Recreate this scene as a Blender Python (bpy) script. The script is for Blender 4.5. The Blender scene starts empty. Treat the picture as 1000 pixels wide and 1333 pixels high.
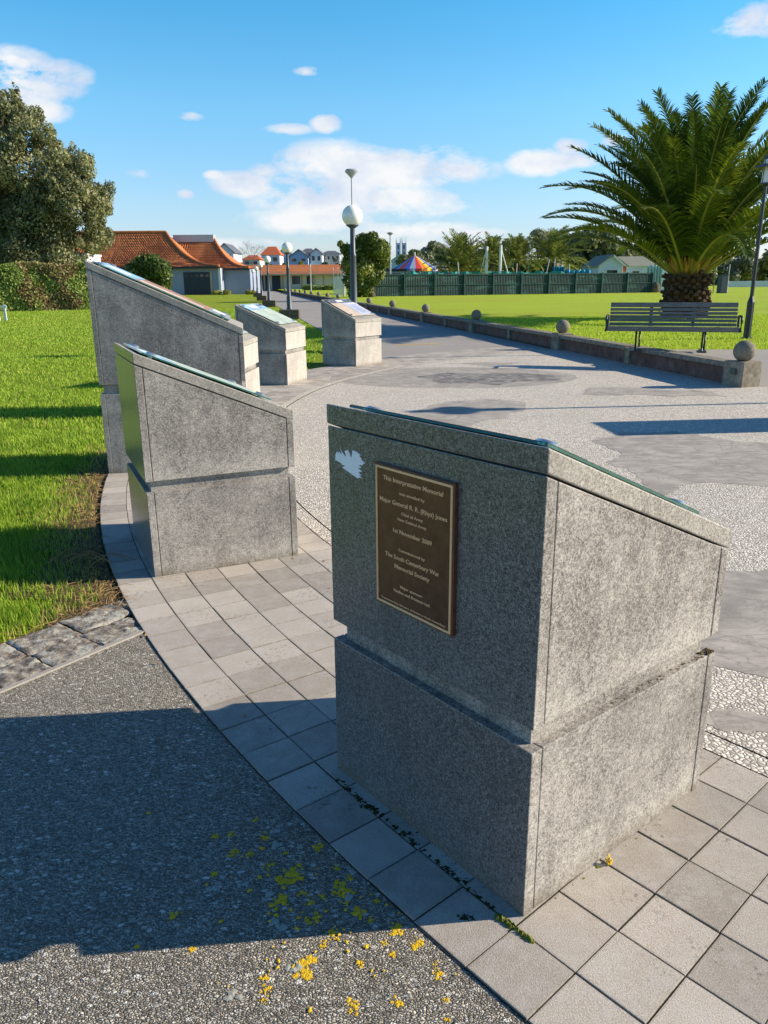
import bpy, math, random
import numpy as np
from mathutils import Vector, Matrix, noise as mnoise
random.seed(7); RNG = np.random.default_rng(7)
R = math.radians; PI = math.pi
scene = bpy.context.scene
col = scene.collection

# ------------------------------------------------------------------ camera
CAM_H, F_PX, PITCH, ROLL = 1.65, 1003.48, R(16.69), R(-0.457)
cam_d = bpy.data.cameras.new('camera'); cam = bpy.data.objects.new('camera', cam_d); col.objects.link(cam)
c_, s_ = math.cos(ROLL), math.sin(ROLL)
VR = Vector((1, 0, 0)); VF = Vector((0, math.cos(PITCH), -math.sin(PITCH))); VU = Vector((0, math.sin(PITCH), math.cos(PITCH)))
cx_, cy_ = c_ * VR + s_ * VU, -s_ * VR + c_ * VU
mw = Matrix((cx_, cy_, -VF)).transposed().to_4x4(); mw.translation = Vector((0, 0, CAM_H))
cam.matrix_world = mw
cam_d.sensor_fit = 'VERTICAL'; cam_d.sensor_height = 36; cam_d.lens = 36 * F_PX / 1333
cam_d.clip_start = .05; cam_d.clip_end = 5000
scene.camera = cam

def at(px, py, Y):
    """real-world point at depth Y on the sight line measured in the photograph"""
    u, w = px - 500, py - 666.5
    u, w = c_ * u + s_ * w, -s_ * u + c_ * w
    d = VR * (u / F_PX) + VF + VU * (-w / F_PX)
    return Vector((0, 0, CAM_H)) + d * (Y / d.y)
def gr(px, py, z=0.0):
    p = at(px, py, 1.0) - Vector((0, 0, CAM_H))
    return Vector((0, 0, CAM_H)) + p * ((z - CAM_H) / p.z)

# ------------------------------------------------------------------ scene helpers
def tag(o, label=None, cat=None, group=None, kind=None):
    for k, v in (('label', label), ('category', cat), ('group', group), ('kind', kind)):
        if v: o[k] = v
    return o
def empty(name, loc=(0, 0, 0), rz=0, label=None, cat=None, group=None):
    o = bpy.data.objects.new(name, None); col.objects.link(o)
    o.location = loc; o.rotation_euler = (0, 0, rz); o.empty_display_size = .2
    return tag(o, label, cat, group)
def copy_tree(o, parent=None):
    c = o.copy(); col.objects.link(c); c.parent = parent
    for ch in list(o.children): copy_tree(ch, c)
    return c

class MB:
    def __init__(s): s.v = []; s.f = []; s.mi = []
    def add(s, vs, fs, mi=0):
        n = len(s.v); s.v += [tuple(p) for p in vs]; s.f += [tuple(i + n for i in f) for f in fs]; s.mi += [mi] * len(fs)
    def box(s, c, d, rz=0, mi=0, M=None):
        x, y, z = d[0] / 2, d[1] / 2, d[2] / 2
        vs = [Vector(p) for p in ((-x, -y, -z), (x, -y, -z), (x, y, -z), (-x, y, -z), (-x, -y, z), (x, -y, z), (x, y, z), (-x, y, z))]
        rm = M if M is not None else Matrix.Rotation(rz, 3, 'Z')
        s.add([rm @ p + Vector(c) for p in vs], [(3, 2, 1, 0), (4, 5, 6, 7), (0, 1, 5, 4), (1, 2, 6, 5), (2, 3, 7, 6), (3, 0, 4, 7)], mi)
    def hexa(s, vs, mi=0):
        s.add(vs, [(3, 2, 1, 0), (4, 5, 6, 7), (0, 1, 5, 4), (1, 2, 6, 5), (2, 3, 7, 6), (3, 0, 4, 7)], mi)
    def tube(s, pts, rads, n=8, mi=0, caps=True):
        pts = [Vector(p) for p in pts]; rings = []
        ref = Vector((0, 0, 1))
        t0 = (pts[-1] - pts[0]).normalized()
        if abs(t0.z) > .9: ref = Vector((1, 0, 0))
        vs = []
        for i, p in enumerate(pts):
            t = (pts[min(i + 1, len(pts) - 1)] - pts[max(i - 1, 0)]).normalized()
            a = t.cross(ref).normalized(); b = t.cross(a).normalized()
            r = rads[i] if hasattr(rads, '__len__') else rads
            for k in range(n):
                q = 2 * PI * k / n
                vs.append(p + a * (r * math.cos(q)) + b * (r * math.sin(q)))
        fs = []
        for i in range(len(pts) - 1):
            for k in range(n):
                k2 = (k + 1) % n
                fs.append((i * n + k, i * n + k2, (i + 1) * n + k2, (i + 1) * n + k))
        if caps:
            fs.append(tuple(range(n - 1, -1, -1))); fs.append(tuple((len(pts) - 1) * n + k for k in range(n)))
        s.add(vs, fs, mi)
    def lathe(s, prof, c=(0, 0, 0), n=24, mi=0):
        c = Vector(c); vs = []
        for r, z in prof:
            for k in range(n):
                q = 2 * PI * k / n; vs.append(c + Vector((r * math.cos(q), r * math.sin(q), z)))
        fs = []
        for i in range(len(prof) - 1):
            for k in range(n):
                k2 = (k + 1) % n
                fs.append((i * n + k, i * n + k2, (i + 1) * n + k2, (i + 1) * n + k))
        s.add(vs, fs, mi)
    def poly(s, pts, mi=0): s.add(pts, [tuple(range(len(pts)))], mi)
    def build(s, name, mat, parent=None, smooth=False, bevel=0, loc=None, seg=1):
        me = bpy.data.meshes.new(name); me.from_pydata(s.v, [], s.f)
        mats = mat if isinstance(mat, (list, tuple)) else [mat]
        for m in mats: me.materials.append(m)
        if len(mats) > 1: me.polygons.foreach_set('material_index', s.mi)
        if smooth:
            me.polygons.foreach_set('use_smooth', [True] * len(me.polygons))
            try: me.set_sharp_from_angle(angle=R(40))
            except Exception: pass
        me.update()
        o = bpy.data.objects.new(name, me); col.objects.link(o)
        if parent: o.parent = parent
        if loc is not None: o.location = loc
        if bevel:
            b = o.modifiers.new('b', 'BEVEL'); b.width = bevel; b.segments = seg; b.limit_method = 'ANGLE'; b.angle_limit = R(40)
        return o

def np_mesh(name, V, Fq, mat, parent=None, colattr=None, attr2=None, smooth=False, quads=True):
    """V (n,3), Fq (m,k) arrays"""
    V = np.asarray(V, np.float32); Fq = np.asarray(Fq, np.int32); k = Fq.shape[1]; m = len(Fq)
    me = bpy.data.meshes.new(name)
    me.vertices.add(len(V)); me.vertices.foreach_set('co', V.ravel())
    me.loops.add(m * k); me.loops.foreach_set('vertex_index', Fq.ravel())
    me.polygons.add(m); me.polygons.foreach_set('loop_start', np.arange(m, dtype=np.int32) * k)
    try: me.polygons.foreach_set('loop_total', np.full(m, k, np.int32))
    except Exception: pass
    me.materials.append(mat)
    if colattr is not None:
        a = me.attributes.new('tone', 'FLOAT', 'POINT'); a.data.foreach_set('value', np.asarray(colattr, np.float32))
    if attr2 is not None:
        a = me.attributes.new('edge', 'FLOAT', 'POINT'); a.data.foreach_set('value', np.asarray(attr2, np.float32))
    me.update(calc_edges=True)
    me.polygons.foreach_set('use_smooth', [bool(smooth)] * m)
    o = bpy.data.objects.new(name, me); col.objects.link(o)
    if parent: o.parent = parent
    return o

# ------------------------------------------------------------------ material helpers
class NM:
    def __init__(s, name, rough=.8, spec=.3, coord='Object'):
        s.m = bpy.data.materials.new(name); s.m.use_nodes = True; s.nt = s.m.node_tree; s.b = s.nt.nodes['Principled BSDF']
        s.b.inputs['Roughness'].default_value = rough; s.b.inputs['Specular IOR Level'].default_value = spec
        s.tc = s.nt.nodes.new('ShaderNodeTexCoord').outputs[coord]
    def n(s, t, **k):
        x = s.nt.nodes.new(t)
        for a, b in k.items(): setattr(x, a, b)
        return x
    def link(s, a, b): s.nt.links.new(a, b)
    def put(s, inp, v):
        if hasattr(v, 'is_linked') or isinstance(v, bpy.types.NodeSocket): s.link(v, inp)
        elif isinstance(v, (tuple, list)) and len(v) == 3 and inp.type == 'RGBA': inp.default_value = (*v, 1)
        else: inp.default_value = v
    def map(s, scale=(1, 1, 1), rot=(0, 0, 0), loc=(0, 0, 0), vec=None):
        x = s.n('ShaderNodeMapping'); s.link(vec or s.tc, x.inputs[0]); x.inputs['Scale'].default_value = scale
        x.inputs['Rotation'].default_value = rot; x.inputs['Location'].default_value = loc; return x.outputs[0]
    def noise(s, scale, detail=3, rough=.55, vec=None, dist=0, out=0):
        x = s.n('ShaderNodeTexNoise'); s.link(vec or s.tc, x.inputs['Vector']); x.inputs['Scale'].default_value = scale
        x.inputs['Detail'].default_value = detail; x.inputs['Roughness'].default_value = rough; x.inputs['Distortion'].default_value = dist
        return x.outputs[out]
    def vor(s, scale, vec=None, feat='F1', out='Distance', rand=1):
        x = s.n('ShaderNodeTexVoronoi', feature=feat); s.link(vec or s.tc, x.inputs['Vector']); x.inputs['Scale'].default_value = scale
        x.inputs['Randomness'].default_value = rand; return x.outputs[out]
    def wave(s, scale, vec=None, dist=0, dirn='X', prof='SIN'):
        x = s.n('ShaderNodeTexWave', bands_direction=dirn, wave_profile=prof); s.link(vec or s.tc, x.inputs[0]); x.inputs['Scale'].default_value = scale
        x.inputs['Distortion'].default_value = dist; return x.outputs['Fac']
    def ramp(s, fac, stops, interp='LINEAR'):
        x = s.n('ShaderNodeValToRGB'); s.link(fac, x.inputs[0]); cr = x.color_ramp; cr.interpolation = interp
        while len(cr.elements) < len(stops): cr.elements.new(.5)
        for e, (p, c) in zip(cr.elements, stops):
            e.position = p; e.color = (c, c, c, 1) if not hasattr(c, '__len__') else (*c, 1)
        return x.outputs[0]
    def mix(s, fac, a, b, mode='MIX'):
        x = s.n('ShaderNodeMix', data_type='RGBA', blend_type=mode); s.put(x.inputs[0], fac); s.put(x.inputs[6], a); s.put(x.inputs[7], b); return x.outputs[2]
    def math(s, op, a, b=0.0, c=None, clamp=False):
        x = s.n('ShaderNodeMath', operation=op, use_clamp=clamp); s.put(x.inputs[0], a); s.put(x.inputs[1], b)
        if c is not None: s.put(x.inputs[2], c)
        return x.outputs[0]
    def sep(s, vec):
        x = s.n('ShaderNodeSeparateXYZ'); s.link(vec, x.inputs[0]); return x.outputs
    def bump(s, h, strength=.5, dist=.01):
        x = s.n('ShaderNodeBump'); s.link(h, x.inputs['Height']); x.inputs['Strength'].default_value = strength; x.inputs['Distance'].default_value = dist
        s.link(x.outputs[0], s.b.inputs['Normal'])
    def attr(s, name):
        x = s.n('ShaderNodeAttribute', attribute_name=name); return x.outputs['Fac']
    def objrand(s): return s.n('ShaderNodeObjectInfo').outputs['Random']
    def color(s, c): s.put(s.b.inputs['Base Color'], c); return s

def flat(name, c, rough=.6, spec=.3, metal=0, var=.12, scale=6):
    q = NM(name, rough, spec); q.b.inputs['Metallic'].default_value = metal
    n = q.noise(scale, 4, .6)
    q.color(q.mix(n, tuple(max(0, x * (1 - var)) for x in c), tuple(x * (1 + var) for x in c)))
    return q.m

def srgb(r, g, b):
    f = lambda v: (v / 255 / 12.92) if v <= 10 else ((v / 255 + .055) / 1.055) ** 2.4
    return (f(r), f(g), f(b))

# ---- granite cladding
def granite(name, rough, spec, lo, mid, hi, bleach, bl=(.42, .66), edge=.5, amt=.8):
    q = NM(name, rough, spec)
    n1 = q.noise(250, 2, .6); n2 = q.noise(90, 3, .65); v = q.sep(q.vor(300, out='Color'))[0]; v2 = q.sep(q.vor(140, out='Color'))[1]
    sp = q.math('ADD', q.math('MULTIPLY', n1, .45), q.math('MULTIPLY', n2, .30)); sp = q.math('ADD', sp, q.math('ADD', q.math('MULTIPLY', v, .18), q.math('MULTIPLY', v2, .09)))
    c = q.ramp(sp, [(.38, lo), (.51, mid), (.66, hi)])
    big = q.noise(2.6, 7, .68, dist=.5); stre = q.noise(7, 5, .7, vec=q.map((1, 1, .22))); fine = q.noise(38, 4, .75)
    m = q.math('ADD', q.math('MULTIPLY', big, .42), q.math('ADD', q.math('MULTIPLY', stre, .28), q.math('MULTIPLY', fine, .30)))
    z = q.sep(q.tc)[2]
    # lime bloom that gathers along the foot of each course
    ez = q.math('MAXIMUM', q.math('MULTIPLY', q.math('GREATER_THAN', z, .55), q.math('SUBTRACT', 1, q.math('MULTIPLY', q.math('ABSOLUTE', q.math('SUBTRACT', z, .60)), 7), clamp=True)), q.math('SUBTRACT', 1, q.math('MULTIPLY', q.math('ABSOLUTE', q.math('SUBTRACT', z, .04)), 9), clamp=True), clamp=True)
    m = q.math('ADD', m, q.math('MULTIPLY', ez, .11 * edge))
    mk = q.math('MULTIPLY', q.ramp(m, [(bl[0], 0), (bl[1], 1)]), q.ramp(sp, [(.38, .35), (.6, 1.0)]))
    c = q.mix(q.math('MULTIPLY', mk, amt), c, bleach)
    g = q.ramp(q.math('ADD', q.math('MULTIPLY', q.noise(1.7, 5, .65, dist=.8), .6), q.math('MULTIPLY', q.noise(11, 4, .7, vec=q.map((1, 1, .12))), .4)), [(.50, 0), (.66, .5)])
    c = q.mix(g, c, tuple(x * .55 for x in mid))
    cv = q.n('ShaderNodeTexVoronoi', feature='DISTANCE_TO_EDGE'); ad = q.n('ShaderNodeVectorMath', operation='ADD'); q.link(q.tc, ad.inputs[0]); sc = q.n('ShaderNodeVectorMath', operation='SCALE'); q.link(q.noise(5, 5, out=1), sc.inputs[0]); sc.inputs['Scale'].default_value = .35; q.link(sc.outputs[0], ad.inputs[1]); q.link(ad.outputs[0], cv.inputs['Vector']); cv.inputs['Scale'].default_value = 2.1
    c = q.mix(q.math('MULTIPLY', q.math('MULTIPLY', q.ramp(cv.outputs['Distance'], [(0, 1), (.006, 0)]), q.ramp(q.noise(2.3, 2), [(.52, 0), (.6, 1)])), .55), c, tuple(x * .25 for x in mid))
    ft_ = q.math('SUBTRACT', 1, q.math('MULTIPLY', z, 16), clamp=True)
    c = q.mix(q.math('MULTIPLY', ft_, q.ramp(q.noise(16, 4, .7), [(.35, .1), (.6, .75)])), c, (.17, .135, .085))
    q.color(c); q.bump(q.math('ADD', sp, q.math('MULTIPLY', fine, .3)), .3, .002)
    return q.m
G_SIDE = granite('honed_granite', .62, .35, (.072, .064, .060), (.180, .163, .150), (.39, .355, .325), (.62, .575, .51), bl=(.44, .62), edge=.7, amt=.72)
G_LOW = granite('sunlit_front_granite', .7, .3, (.19, .175, .16), (.34, .31, .28), (.52, .48, .435), (.62, .575, .51))  # paler copy for front faces, their direct-sun brightness put into the colour
G_HIGH = granite('polished_granite', .30, .5, (.036, .033, .032), (.135, .124, .116), (.32, .295, .28), (.33, .305, .285), bl=(.50, .78), edge=.8, amt=.6)
G_HIGH.node_tree.nodes['Principled BSDF'].inputs['Coat Weight'].default_value = .4; G_HIGH.node_tree.nodes['Principled BSDF'].inputs['Coat Roughness'].default_value = .22
G_CAP = granite('cap_granite', .6, .35, (.12, .108, .097), (.26, .238, .21), (.44, .405, .355), (.56, .515, .45), edge=0)
q = NM('plinth_core', .85, .2); q.color(q.ramp(q.noise(60, 4), [(.3, (.16, .155, .145)), (.7, (.34, .325, .30))])); G_CORE = q.m

# ---- bronze plaque etc
q = NM('bronze_plate', .38, .5); q.b.inputs['Metallic'].default_value = .55
q.color(q.ramp(q.noise(30, 5, .65), [(.3, (.13, .062, .036)), (.7, (.20, .10, .06))])); q.bump(q.noise(500, 2), .15, .001); M_BRONZE = q.m
q = NM('raised_bronze', .5, .5); q.b.inputs['Metallic'].default_value = .1; q.color(q.ramp(q.noise(200, 3), [(.3, (.80, .44, .22)), (.7, (1.0, .60, .32))])); M_LETTER = q.m
q = NM('torn_paper', .7, .3); q.color(q.ramp(q.noise(120, 4, .7), [(.3, (.86, .84, .84)), (.7, (1.0, .98, .97))])); M_STICK = q.m
q = NM('edge_glass', .05, .5); q.b.inputs['Transmission Weight'].default_value = .85; q.color((.25, .75, .62)); M_GLASS = q.m
M_STEEL = flat('brushed_steel', (.55, .56, .58), .3, .5, .9, .05)

def panel_mat(name, spec_fn):
    q = NM(name, .25, .5, 'Object'); q.color(spec_fn(q)); q.b.inputs['Roughness'].default_value = .45; q.b.inputs['Specular IOR Level'].default_value = .25
    return q.m

# ---- paving
q = NM('paver_concrete', .8, .25)
tone = q.attr('tone'); sp = q.noise(260, 3, .7); lg = q.noise(14, 5, .65); v = q.sep(q.vor(420, out='Color'))[0]
base = q.mix(tone, (.37, .322, .272), (.62, .545, .465))
c = q.mix(q.ramp(sp, [(.38, .0), (.62, 1)]), q.mix(.6, base, (.22, .20, .175)), base)
c = q.mix(q.math('MULTIPLY', q.ramp(v, [(.78, 0), (.95, 1)]), .35), c, (.62, .60, .56))
c = q.mix(q.math('MULTIPLY', q.ramp(lg, [(.45, 0), (.75, 1)]), .45), c, (.56, .535, .50))
c = q.mix(q.math('MULTIPLY', q.math('MULTIPLY', q.ramp(q.noise(3.1, 2), [(.56, 0), (.64, 1)]), q.ramp(q.noise(55, 3, .7), [(.56, 0), (.64, 1)])), .75), c, (.13, .125, .115))
ve = q.n('ShaderNodeTexVoronoi', feature='DISTANCE_TO_EDGE'); q.link(q.n('ShaderNodeTexNoise').outputs[1], ve.inputs['Vector']) if False else None
dv = q.n('ShaderNodeVectorMath', operation='ADD'); q.link(q.tc, dv.inputs[0]); ds = q.n('ShaderNodeVectorMath', operation='SCALE'); q.link(q.noise(7, 4, out=1), ds.inputs[0]); ds.inputs['Scale'].default_value = .22; q.link(ds.outputs[0], dv.inputs[1])
q.link(dv.outputs[0], ve.inputs['Vector']); ve.inputs['Scale'].default_value = 3.2
ck = q.math('MULTIPLY', q.ramp(ve.outputs['Distance'], [(.0, 1), (.008, 0)]), q.ramp(q.noise(1.3, 2), [(.50, 0), (.56, 1)]))
c = q.mix(q.math('MULTIPLY', ck, .45), c, (.16, .145, .125))
c = q.mix(q.math('MULTIPLY', q.ramp(q.noise(1.4, 5, .65, dist=.6), [(.48, 0), (.66, 1)]), .32), c, (.27, .235, .195))
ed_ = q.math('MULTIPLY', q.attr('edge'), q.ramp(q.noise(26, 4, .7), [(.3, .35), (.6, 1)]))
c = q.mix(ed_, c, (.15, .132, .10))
q.color(c); q.bump(sp, .5, .004); M_PAVER = q.m
q = NM('joint_grime', .95, .1); q.color(q.ramp(q.noise(18, 5, .7), [(.35, (.035, .032, .027)), (.6, (.075, .068, .05)), (.75, (.09, .10, .035))])); M_JOINT = q.m

# exposed pebble surface of the plaza
q = NM('plaza_pebbles', .75, .3)
wv = q.n('ShaderNodeVectorMath', operation='ADD'); q.link(q.tc, wv.inputs[0])
wn = q.n('ShaderNodeVectorMath', operation='SCALE'); q.link(q.noise(40, 2, out=1), wn.inputs[0]); wn.inputs['Scale'].default_value = .012; q.link(wn.outputs[0], wv.inputs[1])
pv = q.n('ShaderNodeTexVoronoi', feature='F1'); q.link(wv.outputs[0], pv.inputs['Vector']); pv.inputs['Scale'].default_value = 52
pe = q.n('ShaderNodeTexVoronoi', feature='DISTANCE_TO_EDGE'); q.link(wv.outputs[0], pe.inputs['Vector']); pe.inputs['Scale'].default_value = 52
rnd = q.sep(pv.outputs['Color'])
pc = q.ramp(rnd[0], [(0, (.42, .37, .31)), (.25, (.72, .65, .55)), (.6, (.90, .82, .70)), (.8, (.56, .51, .44)), (1, (.97, .91, .80))])
pc = q.mix(q.ramp(pe.outputs['Distance'], [(.02, 0), (.17, 1)]), (.26, .23, .19), pc)
pc = q.mix(q.math('MULTIPLY', q.ramp(q.noise(.9, 5, .6), [(.45, 0), (.75, 1)]), .3), pc, (.36, .34, .31))
q.color(pc); q.bump(q.ramp(pe.outputs['Distance'], [(0, 0), (.25, .8), (.5, 1)]), .6, .005); M_PEB = q.m

# smooth concrete patches
q = NM('smooth_concrete', .85, .2)
w = q.noise(2.2, 6, .6, dist=1.2); c = q.ramp(w, [(.3, (.29, .265, .23)), (.5, (.46, .415, .36)), (.7, (.58, .52, .45))])
c = q.mix(q.ramp(q.vor(1.6, vec=q.map((1, 1, 1)), feat='DISTANCE_TO_EDGE'), [(.0, .6), (.012, 0)]), c, (.20, .19, .18))
cn = q.noise(1.6, 5, .6, dist=.6); ct = q.math('ABSOLUTE', q.math('SUBTRACT', q.math('FRACT', q.math('MULTIPLY', cn, 9)), .5))
c = q.mix(q.math('MULTIPLY', q.ramp(ct, [(.0, 1), (.09, 0)]), .6), c, (.17, .155, .14))
c = q.mix(q.math('MULTIPLY', q.ramp(q.noise(4, 7, .75, vec=q.map((1, 3, 1)), dist=.5), [(.44, 0), (.62, 1)]), .75), c, (.22, .20, .18))
q.color(q.mix(.3, c, q.ramp(q.noise(160, 3, .7), [(.3, (.17, .155, .14)), (.7, (.44, .40, .355))]))); q.bump(q.noise(30, 5), .25, .004); M_SMOOTH = q.m
q = NM('dark_concrete', .85, .2); q.color(q.ramp(q.noise(3, 6, .65, dist=1.5), [(.38, (.11, .105, .10)), (.52, (.22, .205, .19)), (.66, (.38, .35, .315))])); q.bump(q.noise(25, 5), .3, .004); M_SMOOTHD = q.m

# foreground aggregate
q = NM('aggregate_path', .8, .3)
wn = q.noise(30, 2, out=1); ws = q.n('ShaderNodeVectorMath', operation='SCALE'); q.link(wn, ws.inputs[0]); ws.inputs['Scale'].default_value = .02
wa = q.n('ShaderNodeVectorMath', operation='ADD'); q.link(q.tc, wa.inputs[0]); q.link(ws.outputs[0], wa.inputs[1])
mp = q.map((1, 1.7, 1), (0, 0, .9), vec=wa.outputs[0])
def vv(scale, feat='F1'):
    x = q.n('ShaderNodeTexVoronoi', feature=feat); q.link(mp, x.inputs['Vector']); x.inputs['Scale'].default_value = scale; return x
f1, fe = vv(112), vv(112, 'DISTANCE_TO_EDGE'); g1, ge = vv(40), vv(40, 'DISTANCE_TO_EDGE')
fc = q.ramp(q.sep(f1.outputs['Color'])[0], [(0, (.17, .15, .12)), (.5, (.43, .385, .315)), (1, (.68, .62, .53))])
fc = q.mix(q.ramp(fe.outputs['Distance'], [(.02, 0), (.14, 1)]), (.07, .06, .048), fc)
gs = q.sep(g1.outputs['Color'])
gc = q.ramp(gs[1], [(0, (.30, .28, .24)), (.5, (.56, .53, .47)), (1, (.86, .82, .75))])
gm = q.math('MULTIPLY', q.ramp(gs[0], [(.64, 0), (.65, 1)]), q.ramp(g1.outputs['Distance'], [(.34, 1), (.40, 0)]))
c = q.mix(gm, fc, gc); c = q.mix(q.math('MULTIPLY', q.noise(2.2, 4), .2), c, (.26, .24, .20))
q.color(c)
h = q.math('ADD', q.math('MULTIPLY', q.ramp(fe.outputs['Distance'], [(0, 0), (.3, 1)]), .5), q.math('MULTIPLY', gm, .8)); q.bump(h, 1.0, .008); M_AGG = q.m

q = NM('path_asphalt', .85, .25); sp = q.noise(90, 3, .7)
c = q.mix(q.ramp(sp, [(.3, 0), (.7, 1)]), (.27, .245, .22), (.42, .38, .34)); c = q.mix(q.math('MULTIPLY', q.ramp(q.noise(.5, 5, .6), [(.4, 0), (.7, 1)]), .35), c, (.22, .21, .20))
q.color(c); q.bump(sp, .3, .004); M_PATH = q.m
q = NM('pale_concrete', .8, .25); q.color(q.mix(q.noise(80, 4, .7), (.28, .255, .225), (.42, .385, .34))); M_FOOT = q.m

# ground cover
def grass_mat(name, a, b, c3, sc=1.0):
    q = NM(name, .9, .1, 'Object')
    f = q.noise(34 * sc, 4, .7); g = q.noise(1.1, 5, .6); st = q.noise(.25, 3, .5, vec=q.map((.35, 1, 1)))
    c = q.ramp(f, [(.3, a), (.55, b), (.75, c3)])
    c = q.mix(q.math('MULTIPLY', q.ramp(g, [(.4, 0), (.7, 1)]), .35), c, tuple(x * .8 for x in b))
    c = q.mix(q.math('MULTIPLY', q.ramp(st, [(.42, 0), (.62, 1)]), .35), c, (.36, .33, .04))
    q.color(c); q.bump(q.noise(60 * sc, 3, .8), 1.0, .05); return q.m
M_GRASS = grass_mat('lawn_grass', (.14, .22, .016), (.28, .37, .026), (.38, .46, .05))
M_GRASS_R = grass_mat('playing_field_grass', (.30, .40, .03), (.40, .52, .042), (.50, .60, .065), .6)
def blade_mat(name, lo, hi, dry):
    q = NM(name, .55, .25); t = q.attr('tone'); c = q.ramp(t, [(0, lo), (.82, hi), (.9, dry), (1, dry)]); q.color(c)
    tr = q.n('ShaderNodeBsdfTranslucent'); q.link(c, tr.inputs[0]); mx = q.n('ShaderNodeMixShader'); mx.inputs[0].default_value = .35
    out = q.nt.nodes['Material Output']; q.link(q.b.outputs[0], mx.inputs[1]); q.link(tr.outputs[0], mx.inputs[2]); q.link(mx.outputs[0], out.inputs[0]); return q.m
M_BLADE = blade_mat('grass_blade', (.15, .27, .018), (.40, .55, .055), (.50, .40, .14))
M_BLADE_F = blade_mat('field_grass_blade', (.26, .36, .025), (.44, .56, .045), (.5, .5, .1))
q = NM('thatch_dirt', .95, .1); q.color(q.ramp(q.noise(45, 5, .7), [(.3, (.06, .042, .022)), (.55, (.17, .12, .06)), (.75, (.32, .24, .12))])); q.bump(q.noise(60, 4), 1, .02); M_DIRT = q.m
M_STRAW = flat('dead_straw', (.33, .21, .09), .8, .2, var=.4, scale=30)
q = NM('old_edging_stone', .9, .15)
c = q.ramp(q.noise(22, 6, .7), [(.32, (.05, .042, .035)), (.48, (.21, .18, .15)), (.66, (.46, .42, .36))])
c = q.mix(q.math('MULTIPLY', q.ramp(q.noise(7, 5, .7, dist=.6), [(.50, 0), (.58, 1)]), .8), c, (.50, .49, .42))
c = q.mix(q.ramp(q.noise(13, 4, .7), [(.62, 0), (.68, .8)]), c, (.045, .04, .035)); q.color(c); q.bump(q.noise(30, 5, .75), .9, .015); M_EDGE = q.m
M_MOSS = flat('dark_moss', (.028, .034, .012), .95, .1, var=.6, scale=60)
M_MOSSG = flat('green_moss', (.14, .15, .03), .95, .1, var=.5, scale=90)
q = NM('yellow_lichen', .85, .2); q.color(q.ramp(q.noise(120, 4, .7), [(.3, (.55, .33, .012)), (.7, (.90, .60, .04))])); q.bump(q.noise(250, 3), .8, .004); M_LICH = q.m
M_LICHG = flat('grey_lichen', (.36, .36, .31), .9, .2, var=.4, scale=150)

# foliage
def leaf_mat(name, a, b, c3, trans=.3, ns=1.3, rough=.5):
    q = NM(name, rough, .35)
    t = q.attr('tone'); g = q.noise(ns, 3, .6)
    c = q.ramp(q.math('ADD', q.math('MULTIPLY', t, .6), q.math('MULTIPLY', g, .5)), [(.2, a), (.52, b), (.85, c3)]); q.color(c)
    tr = q.n('ShaderNodeBsdfTranslucent'); q.link(c, tr.inputs[0]); mx = q.n('ShaderNodeMixShader'); mx.inputs[0].default_value = trans
    out = q.nt.nodes['Material Output']; q.link(q.b.outputs[0], mx.inputs[1]); q.link(tr.outputs[0], mx.inputs[2]); q.link(mx.outputs[0], out.inputs[0]); return q.m
L_OLIVE = leaf_mat('olive_leaf', (.05, .06, .026), (.165, .18, .08), (.38, .37, .17))
L_DARK = leaf_mat('dark_leaf', (.03, .048, .018), (.10, .13, .05), (.23, .25, .10))
L_MID = leaf_mat('bush_leaf', (.03, .055, .012), (.11, .16, .03), (.28, .30, .06))
L_GUM = leaf_mat('gum_leaf', (.07, .085, .055), (.18, .20, .13), (.33, .34, .24))
L_HEDGE = leaf_mat('hedge_leaf', (.08, .13, .02), (.22, .31, .06), (.42, .46, .13), ns=.6)
L_HEDGEB = leaf_mat('brown_hedge_leaf', (.09, .06, .025), (.22, .16, .07), (.36, .28, .13))
L_YEL = leaf_mat('golden_leaf', (.12, .14, .02), (.28, .28, .04), (.45, .42, .08))
q = NM('palm_leaf', .42, .45); t = q.attr('tone'); r = q.objrand()
c = q.ramp(q.math('ADD', q.math('MULTIPLY', t, .35), q.math('MULTIPLY', r, .65)), [(.1, (.025, .055, .010)), (.5, (.065, .115, .016)), (.82, (.22, .27, .02)), (1, (.42, .34, .05))]); q.color(c)
tr = q.n('ShaderNodeBsdfTranslucent'); q.link(c, tr.inputs[0]); mx = q.n('ShaderNodeMixShader'); mx.inputs[0].default_value = .28
q.link(q.b.outputs[0], mx.inputs[1]); q.link(tr.outputs[0], mx.inputs[2]); q.link(mx.outputs[0], q.nt.nodes['Material Output'].inputs[0]); L_PALM = q.m
M_BARK = flat('tree_bark', (.10, .075, .05), .95, .1, var=.4, scale=8)
M_BOOT = flat('palm_boot', (.085, .052, .036), .95, .1, var=.6, scale=9)
M_PETI = flat('palm_petiole', (.26, .24, .04), .6, .3, var=.3, scale=4)
M_PETO = flat('palm_orange_stub', (.42, .22, .04), .7, .3, var=.3, scale=5)
M_TWIG = flat('bare_twig', (.22, .17, .16), .9, .1)
M_TAN = flat('dried_flower_stalk', (.40, .27, .12), .85, .1, var=.3)

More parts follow.
